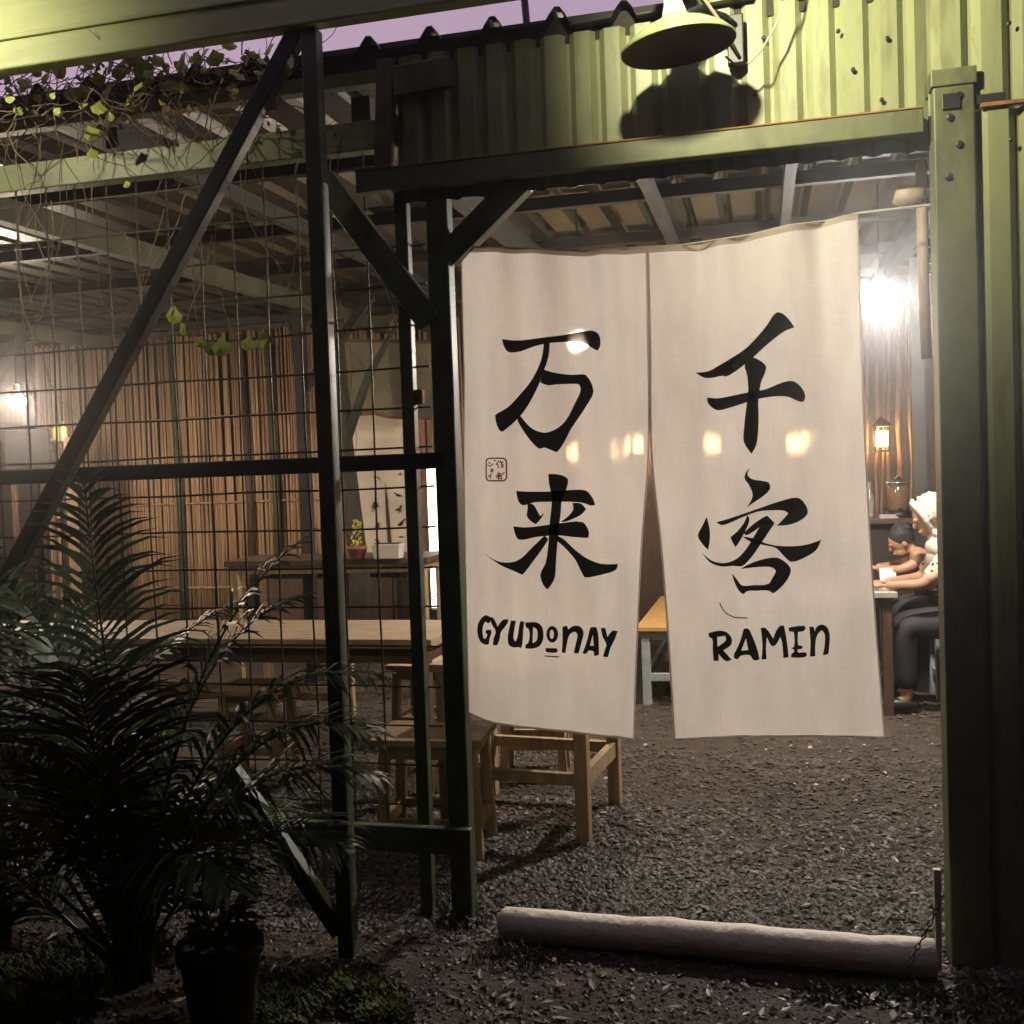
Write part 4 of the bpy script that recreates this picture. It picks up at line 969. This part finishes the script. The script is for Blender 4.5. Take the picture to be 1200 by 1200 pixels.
        for i in range(46):
            th = rnd_.uniform(0, 6.28); ph = rnd_.uniform(.1, 1.45); d_ = Vector((math.cos(th)*math.sin(ph)-.2, math.sin(th)*math.sin(ph)*.85, math.cos(ph)))
            c = HP(*(Vector((-.022, 0, .042))+d_*.098)); hb.ball(c, .018*s, 6, 5, (1, 1, 1), HR)
        me = remesh(hb, 'hair', .006*s); me.materials.append(HAIR); link('hair', me, t)
    return t
sit = dict(hip=(0, 0, .56), waist=(.03, 0, .72), chest=(.09, 0, .90), collar=(.14, 0, 1.03), neck=(.17, 0, 1.09), head=(.235, 0, 1.19),
           shl=(.13, .17, 1.0), shr=(.13, -.17, 1.0), ell=(.30, .20, .80), elr=(.26, -.21, .80), wrl=(.52, .12, .79), wrr=(.50, -.10, .785), hdl=(1, -.25, -.02), hdr=(1, .2, -.02),
           knl=(.42, .11, .54), knr=(.42, -.11, .54), anl=(.40, .11, .09), anr=(.38, -.11, .09), tol=(.54, .12, .05), tor=(.52, -.12, .05))
hp_ = PY(1090, 612, 3.33)                                           # adult's head in the gap
person('seated adult in a cream scarf and dark floral blouse resting arms on the dining table', (hp_.x+.235, 3.33, -.02), R(180), 1.0, sit, (1, 0, -.45), BLOUSE, 'scarf', .98)
ch = dict(hip=(0, 0, .66), waist=(.05, 0, .80), chest=(.16, 0, .95), collar=(.24, 0, 1.05), neck=(.28, 0, 1.09), head=(.36, 0, 1.155),
          shl=(.22, .15, 1.02), shr=(.22, -.15, 1.02), ell=(.38, .2, .95), elr=(.36, -.22, .955), wrl=(.56, .06, .955), wrr=(.56, -.06, .955), hdl=(.9, -.5, -.02), hdr=(.9, .5, -.02),
          knl=(.40, .10, .66), knr=(.40, -.10, .66), anl=(.42, .10, .22), anr=(.38, -.10, .22), tol=(.56, .11, .17), tor=(.52, -.11, .17))
cp = PY(1057, 636, 3.74)
person('dark haired child leaning over the dining table beside the adult', (cp.x+.36*.82, 3.74, cp.z-1.155*.82), R(176), .82, ch, (1, .15, -.5), TSHIRT, 'short', .6)
tag(MB().box((PY(1040, 652, 3.6).x, 3.6, .79), (.10, .02, .10), Matrix.Rotation(R(-25), 3, 'X')).build('menu_card', WHITEP, bevel=.002), 'small white card propped on the dining table by the child', 'card')

# ================================================================== WHITE POLE AT THE THRESHOLD, STAKE, CHAIN
a = PZ(588, 1105, 0); q = PZ(1104, 1148, 0)
pts = []; rs = []
for i in range(23):
    t = i/22; p = a.lerp(Vector((1.50, q.y, 0)), t); r_ = .053+.008*mnoise.noise(Vector((t*9, 0, 2))) + .006*mnoise.noise(Vector((t*31, 5, 2)))
    pts.append((p.x, p.y+.05+.012*mnoise.noise(Vector((t*3, 1, 1))), .045+.01*mnoise.noise(Vector((t*4, 7, 0)))-.004)); rs.append(r_)
pts = [(pts[0][0]-.022, pts[0][1], pts[0][2]), (pts[0][0]-.012, pts[0][1], pts[0][2])] + pts; rs = [.02, .045] + rs
tag(MB().tube(pts, rs, 18).build('threshold_pole', CONC, smooth=True), 'off white weathered pole lying across the doorway threshold', 'pole')
p = PY(1098, 1106, -.16); t_ = PY(1099, 1026, -.16)
tag(MB().box((p.x+.004, -.16, (p.z+t_.z)/2-.03), (.022, .02, t_.z-p.z+.10), None, .7).build('stake', mat('pale_stake_wood', (.78, .68, .55), .6, 0, .1, 10), bevel=.003), 'short pale wooden stake against the green door post', 'stake')
ch_ = thing('chain', 'black chain hanging on the pale stake beside the door post', 'chain', (p.x, -.2, .1))
cpts = [PY(1099, 1062, -.185), PY(1094, 1074, -.19), PY(1086, 1090, -.20), PY(1079, 1103, -.235), PY(1072, 1116, -.25), PY(1066, 1130, -.27)]
for i in range(11):
    f_ = i/10*(len(cpts)-1); k = min(int(f_), len(cpts)-2); c = cpts[k].lerp(cpts[k+1], f_-k); d = (cpts[k+1]-cpts[k]).normalized()
    sd_ = d.cross(Vector((0, 1, 0))).normalized() if i % 2 else d.cross(Vector((1, 0, 0))).normalized()
    ring = [c+d*.0105*math.cos(2*math.pi*j/12)+sd_*.006*math.sin(2*math.pi*j/12) for j in range(13)]
    MB().tube(ring, .0022, 5, cap=False).build('link', BLACKST, ch_, smooth=True)

# ================================================================== PLANTS
def frond(base, d0, L_, droop, seed, parent, leafL=.37, npair=44, start=.26, wleaf=.0075, pr=.009):
    rnd = random.Random(seed); d = Vector(d0).normalized(); p = Vector(base); N = 16; pts = [p.copy()]; dirs = [d.copy()]
    for i in range(N):
        p = p + d*(L_/N); d = (d + Vector((0, 0, -1))*droop*(.3+1.4*i/N)/N + Vector((rnd.uniform(-.02, .02),)*3)).normalized(); pts.append(p.copy()); dirs.append(d.copy())
    fr = MB().tube(pts, [pr*(1-.82*i/N) for i in range(N+1)], 6).build('frond', PETI, parent, smooth=True)
    b = MB()
    for i in range(npair):
        t = start+(1-start)*(i+.5)/npair; f_ = t*N; k = min(int(f_), N-1); c = pts[k].lerp(pts[k+1], f_-k); dd = dirs[k]
        sd_ = dd.cross(Vector((0, 0, 1))); sd_ = sd_.normalized() if sd_.length > .05 else Vector((1, 0, 0)); nu_ = sd_.cross(dd)
        ll = leafL*math.sin(math.pi*min(.95, .18+.8*((t-start)/(1-start))))**.7*rnd.uniform(.85, 1.1)
        for s_ in (-1, 1):
            ang = R(rnd.uniform(42, 60)*(1-.35*t)+8); ld = (dd*math.cos(ang) + sd_*s_*math.sin(ang) + nu_*rnd.uniform(.05, .3)).normalized()
            wv = ld.cross(nu_).normalized(); q_ = c.copy(); vs = []
            M_ = 4
            for j in range(M_+1):
                ww = wleaf*(.35, 1, .95, .6, .03)[j]
                vs += [q_-wv*ww, q_+wv*ww]
                q_ = q_ + ld*(ll/M_); ld = (ld+Vector((0, 0, -1))*rnd.uniform(.14, .40)).normalized()
            b.add(vs, [(2*j, 2*j+1, 2*j+3, 2*j+2) for j in range(M_)])
    b.build('leaflets', PALM, fr, kind='stuff')
    return fr
def palm(name, label, base, spec, seed, **kw):
    t = thing(name, label, 'palm', base)
    b = Vector(base)
    for i, (tip, L_, dr) in enumerate(spec):
        frond(b+Vector((random.uniform(-.03, .03), random.uniform(-.03, .03), .0)), tip, L_, dr, seed+i, t, **kw)
    for i in range(4):
        a = i*1.6+.3; MB().tube([b+Vector((.04*math.cos(a), .04*math.sin(a), -.01)), b+Vector((.05*math.cos(a), .05*math.sin(a), .35)), b+Vector((.07*math.cos(a), .07*math.sin(a), .62))], [.022, .018, .012], 8).build('stem', PETI, t, smooth=True)
    return t
pb = PZ(150, 1130, 0); pb = Vector((-.88, -.60, 0))
def toward(base, px, py, Y, z0=0):
    p = PY(px, py, Y); return (p-Vector(base))
# each frond: initial direction (mostly upward then out), length, droop
spec = [((-.85, .10, 1.30), 1.6, 1.8), ((-.5, .05, 1.55), 1.7, 1.5), ((-.08, .08, 1.6), 1.55, 1.3), ((.28, .1, 1.55), 1.5, 1.8), ((.45, -.02, 1.45), 1.4, 2.2), ((.5, .10, 1.15), 1.15, 2.2),
        ((-.95, -.1, 1.0), 1.35, 1.9), ((.12, -.3, 1.35), 1.3, 2.1), ((-.45, -.3, 1.3), 1.35, 2.0), ((.55, .0, .95), .95, 2.0), ((-1.0, .05, .7), 1.15, 1.8), ((.38, .02, 1.15), 1.25, 2.4), ((-.6, -.25, .9), 1.1, 2.0), ((.2, .1, 1.3), 1.35, 2.4), ((.0, -.2, 1.1), 1.1, 2.6), ((-.25, -.15, 1.0), 1.0, 2.7), ((.3, -.2, .9), .9, 2.6), ((-.1, .1, 1.35), 1.3, 2.2), ((-.7, .1, 1.15), 1.3, 2.3)]
palm('areca_palm', 'dark feathery palm clump growing in front of the mesh fence', pb, spec, 100)
spec2 = [((.35, .1, 1.5), 1.35, 1.4), ((.0, .0, 1.6), 1.4, 1.1), ((.6, -.1, 1.1), 1.25, 1.6), ((-.4, .1, 1.4), 1.35, 1.3), ((.3, -.4, 1.1), 1.3, 1.5), ((-.3, -.4, 1.1), 1.3, 1.5), ((.75, .15, .8), 1.2, 1.5), ((.5, .3, 1.3), 1.4, 1.3)]
palm('areca_palm', 'dark palm clump at the edge of the bed beyond the diagonal brace', Vector((-1.55, -.42, 0)), spec2, 300)
# black pot with small leafy plant
pc = PZ(262, 1200, 0); pc = Vector((pc.x, pc.y, 0))
pp = thing('potted_plant', 'small leafy plant in a black pot standing in the dark bed', 'plant', pc)
MB().lathe([(.085, -.01), (.11, .20), (.12, .205), (.12, .235), (.108, .235), (.10, .21), (.0005, .205)], pc, 24).build('pot', POTB, pp, smooth=True)
rnd = random.Random(77)
b = MB()
for i in range(60):
    a = rnd.uniform(0, 6.28); h = rnd.uniform(.02, .18); c = pc+Vector((0, 0, .21)); L_ = rnd.uniform(.06, .13)
    st = c+Vector((math.cos(a)*h*.35, math.sin(a)*h*.35, h)); d = Vector((math.cos(a), math.sin(a), rnd.uniform(-.1, .7))).normalized(); wv = d.cross(Vector((0, 0, 1))).normalized()*L_*.22
    q_ = st+d*L_*.5; e = st+d*L_+Vector((0, 0, -.02))
    b.add([st, q_-wv, e, q_+wv], [(0, 1, 2), (0, 2, 3)])
b.build('foliage', mat('olive_leaf', (.06, .065, .02), .6, 0, .4, 8), pp, kind='stuff')
b = MB()
for i in range(7):
    a = i*.9; b.tube([pc+Vector((0, 0, .2)), pc+Vector((.05*math.cos(a), .05*math.sin(a), .28)), pc+Vector((.09*math.cos(a), .09*math.sin(a), .37))], .004, 5)
b.build('stem', PETI, pp, kind='stuff')
# ground cover
def tuft_patch(name, label, centres, n_, hmin, hmax, M, seed, wid=.004):
    rnd = random.Random(seed); b = MB()
    for i in range(n_):
        cx, cy_, rx, ry = rnd.choice(centres); a = rnd.uniform(0, 6.28); r_ = math.sqrt(rnd.random()); x = cx+rx*r_*math.cos(a); y = cy_+ry*r_*math.sin(a)
        h = rnd.uniform(hmin, hmax)*(1.15-.7*r_); a2 = rnd.uniform(0, 6.28); dx, dy = math.cos(a2)*h*.7, math.sin(a2)*h*.7; wx, wy = -math.sin(a2)*wid, math.cos(a2)*wid; z = gz(x, y)-.015
        b.add([(x-wx, y-wy, z), (x+wx, y+wy, z), (x+dx*.4+wx, y+dy*.4+wy, z+h*.7), (x+dx*.4-wx, y+dy*.4-wy, z+h*.7), (x+dx, y+dy, z+h)], [(0, 1, 2, 3), (3, 2, 4)])
    o = b.build(name, M, kind='stuff'); tag(o, label, 'plants'); return o
def gpt(px, py): p = PZ(px, py, 0); return p.x, p.y
c1 = [(*gpt(330, 1175), .16, .13), (*gpt(420, 1165), .14, .12), (*gpt(380, 1150), .2, .1), (*gpt(450, 1190), .08, .08), (*gpt(300, 1195), .12, .1)]
tuft_patch('ground_cover', 'low yellow green ground cover at the foot of the canopy post', c1, 7000, .02, .055, MOSS, 1)
c2 = [(*gpt(60, 1150), .25, .2), (*gpt(130, 1110), .2, .2), (*gpt(30, 1190), .2, .15)]
tuft_patch('dark_ground_cover', 'dark green ground cover under the palm clumps', c2, 4000, .03, .08, mat('deep_moss', (.05, .065, .018), .8), 2)
c3 = [(*gpt(1080, 1165), .2, .08), (*gpt(1150, 1170), .15, .1), (*gpt(990, 1160), .15, .06), (*gpt(1160, 1195), .2, .08)]
tuft_patch('weeds', 'small dark weeds at the foot of the corrugated wall', c3, 520, .015, .05, mat('dull_weed', (.05, .055, .015), .8), 3, .005)
c4 = [(*gpt(540, 1080), .10, .06), (*gpt(515, 1060), .07, .1), (*gpt(600, 1125), .15, .05)]
tuft_patch('grass_tuft', 'thin grass tufts round the foot of the dark door post', c4, 420, .02, .09, mat('straw_weed', (.06, .06, .025), .7), 4, .002)

# vines
def leaf_mesh(name, s_, seed):
    rnd = random.Random(seed); pts = [(0, 0, 0), (.42, .16, .05), (.58, .52, .0), (.30, .72, -.02), (0, 1.05, -.12), (-.30, .72, -.02), (-.58, .52, .0), (-.42, .16, .05), (0, .5, .06)]
    me = bpy.data.meshes.new(name); me.from_pydata([(x*s_, y*s_, z*s_+rnd.uniform(-.04, .04)*s_) for x, y, z in pts], [], [(0, 1, 8), (1, 2, 8), (2, 3, 8), (3, 4, 8), (4, 5, 8), (5, 6, 8), (6, 7, 8), (7, 0, 8)])
    me.materials.append(VLEAF); return me
LM = [leaf_mesh('vine_leaf', .06, 1), leaf_mesh('vine_leaf', .048, 2), leaf_mesh('vine_leaf', .036, 3)]
vine = thing('climbing_vine', 'half dry climbing vine with yellow green leaves over the mesh fence', 'vine', (-1.4, -.03, 0))
rnd = random.Random(31)
b = MB()
def wander(p, d, n_, st, jit, r_):
    pts = [p.copy()]; 
    for _ in range(n_):
        d = (d+Vector((rnd.uniform(-jit, jit), rnd.uniform(-jit, jit)*.4, rnd.uniform(-jit, jit)))).normalized(); p = p+d*st; pts.append(p.copy())
    b.tube(pts, [r_*(1-.6*i/n_) for i in range(n_+1)], 4, cap=False); return pts
for i in range(190):
    px = rnd.uniform(-20, 330); py = rnd.uniform(62, 140)+ (330-px)*.03
    p = PY(px, py, rnd.uniform(-.22, .0)); wander(p, Vector((rnd.uniform(-1, 1), 0, rnd.uniform(-.7, .5))), rnd.randint(6, 14), .03, .5, .0026)
for i in range(30):
    px = rnd.uniform(0, 400); p = PY(px, rnd.uniform(120, 300), rnd.uniform(-.02, .03)); wander(p, Vector((rnd.uniform(-.3, .3), 0, -1)), rnd.randint(8, 22), .04, .24, .0020)
b.build('stem', VDRY, vine, kind='stuff')
spots = [(140, 95, .8), (95, 128, .6), (132, 142, .6), (60, 120, .7), (30, 108, .7), (20, 135, .6), (172, 92, .8), (210, 84, .7), (190, 104, .5), (75, 92, .8), (8, 96, .7), (118, 100, .9), (124, 118, .8), (115, 135, .7), (158, 80, 1.2), (112, 165, .6), (205, 380, .9), (236, 408, .8), (262, 418, .8), (290, 412, .8), (312, 404, .9), (218, 392, .6), (268, 60, .7), (285, 72, .6), (255, 78, .7), (240, 66, .6), (300, 88, .5), (52, 100, .6), (110, 185, .5), (150, 220, .5), (305, 408, .6), (100, 115, .7), (128, 88, .8), (247, 417, .6), (200, 372, .7)]
for i, (px, py, s_) in enumerate(spots):
    p = PY(px, py, rnd.uniform(-.20, -.10) if py < 250 else rnd.uniform(-.02, .02)); o = link('leaf', LM[i % 3], vine)
    o.matrix_parent_inverse = Matrix.Translation(-vine.location)
    o.location = p; o.rotation_euler = (R(rnd.uniform(65, 120)), R(rnd.uniform(-25, 25)), R(rnd.uniform(-40, 40))); o.scale = (s_*1.45,)*3
for i in range(70):
    px = rnd.uniform(-15, 320); py = 66+(320-px)*.06+rnd.uniform(-8, 70)*rnd.random(); p = PY(px, py, rnd.uniform(-.26, -.06)); o = link('leaf', LM[i % 3], vine)
    o.matrix_parent_inverse = Matrix.Translation(-vine.location)
    o.location = p; o.rotation_euler = (R(rnd.uniform(50, 130)), R(rnd.uniform(-40, 40)), R(rnd.uniform(-60, 60))); o.scale = (rnd.uniform(.4, .95),)*3
DL = [m_.copy() for m_ in LM]
for m_ in DL: m_.materials[0] = mat('dry_vine_leaf', (.27, .18, .10), .8, 0, .4, 10)
for i in range(95):
    px = rnd.uniform(-10, 330); py = rnd.uniform(58, 150); p = PY(px, py, rnd.uniform(-.2, -.0)); o = link('dry_leaf', DL[i % 3], vine)
    o.matrix_parent_inverse = Matrix.Translation(-vine.location)
    o.location = p; o.rotation_euler = (rnd.uniform(0, 6), rnd.uniform(0, 6), rnd.uniform(0, 6)); o.scale = (rnd.uniform(.35, .7),)*3

# ================================================================== HAZE: thin volume added to make glare-like halos round the bare bulbs
hz = MB().box((0, 0, 1.9), (84, 84, 6.0)); hb_ = bpy.data.materials.new('halo_haze'); hb_.use_nodes = True; hn = hb_.node_tree.nodes; hn.clear()
ho = hn.new('ShaderNodeOutputMaterial'); pv = hn.new('ShaderNodeVolumePrincipled'); pv.inputs['Color'].default_value = (.95, .95, .95, 1); pv.inputs['Density'].default_value = .0085; pv.inputs['Anisotropy'].default_value = .86
hb_.node_tree.links.new(pv.outputs[0], ho.inputs['Volume'])
hobj = hz.build('haze', hb_, kind='stuff'); hobj['label'] = 'thin haze added for halos round the bulbs'
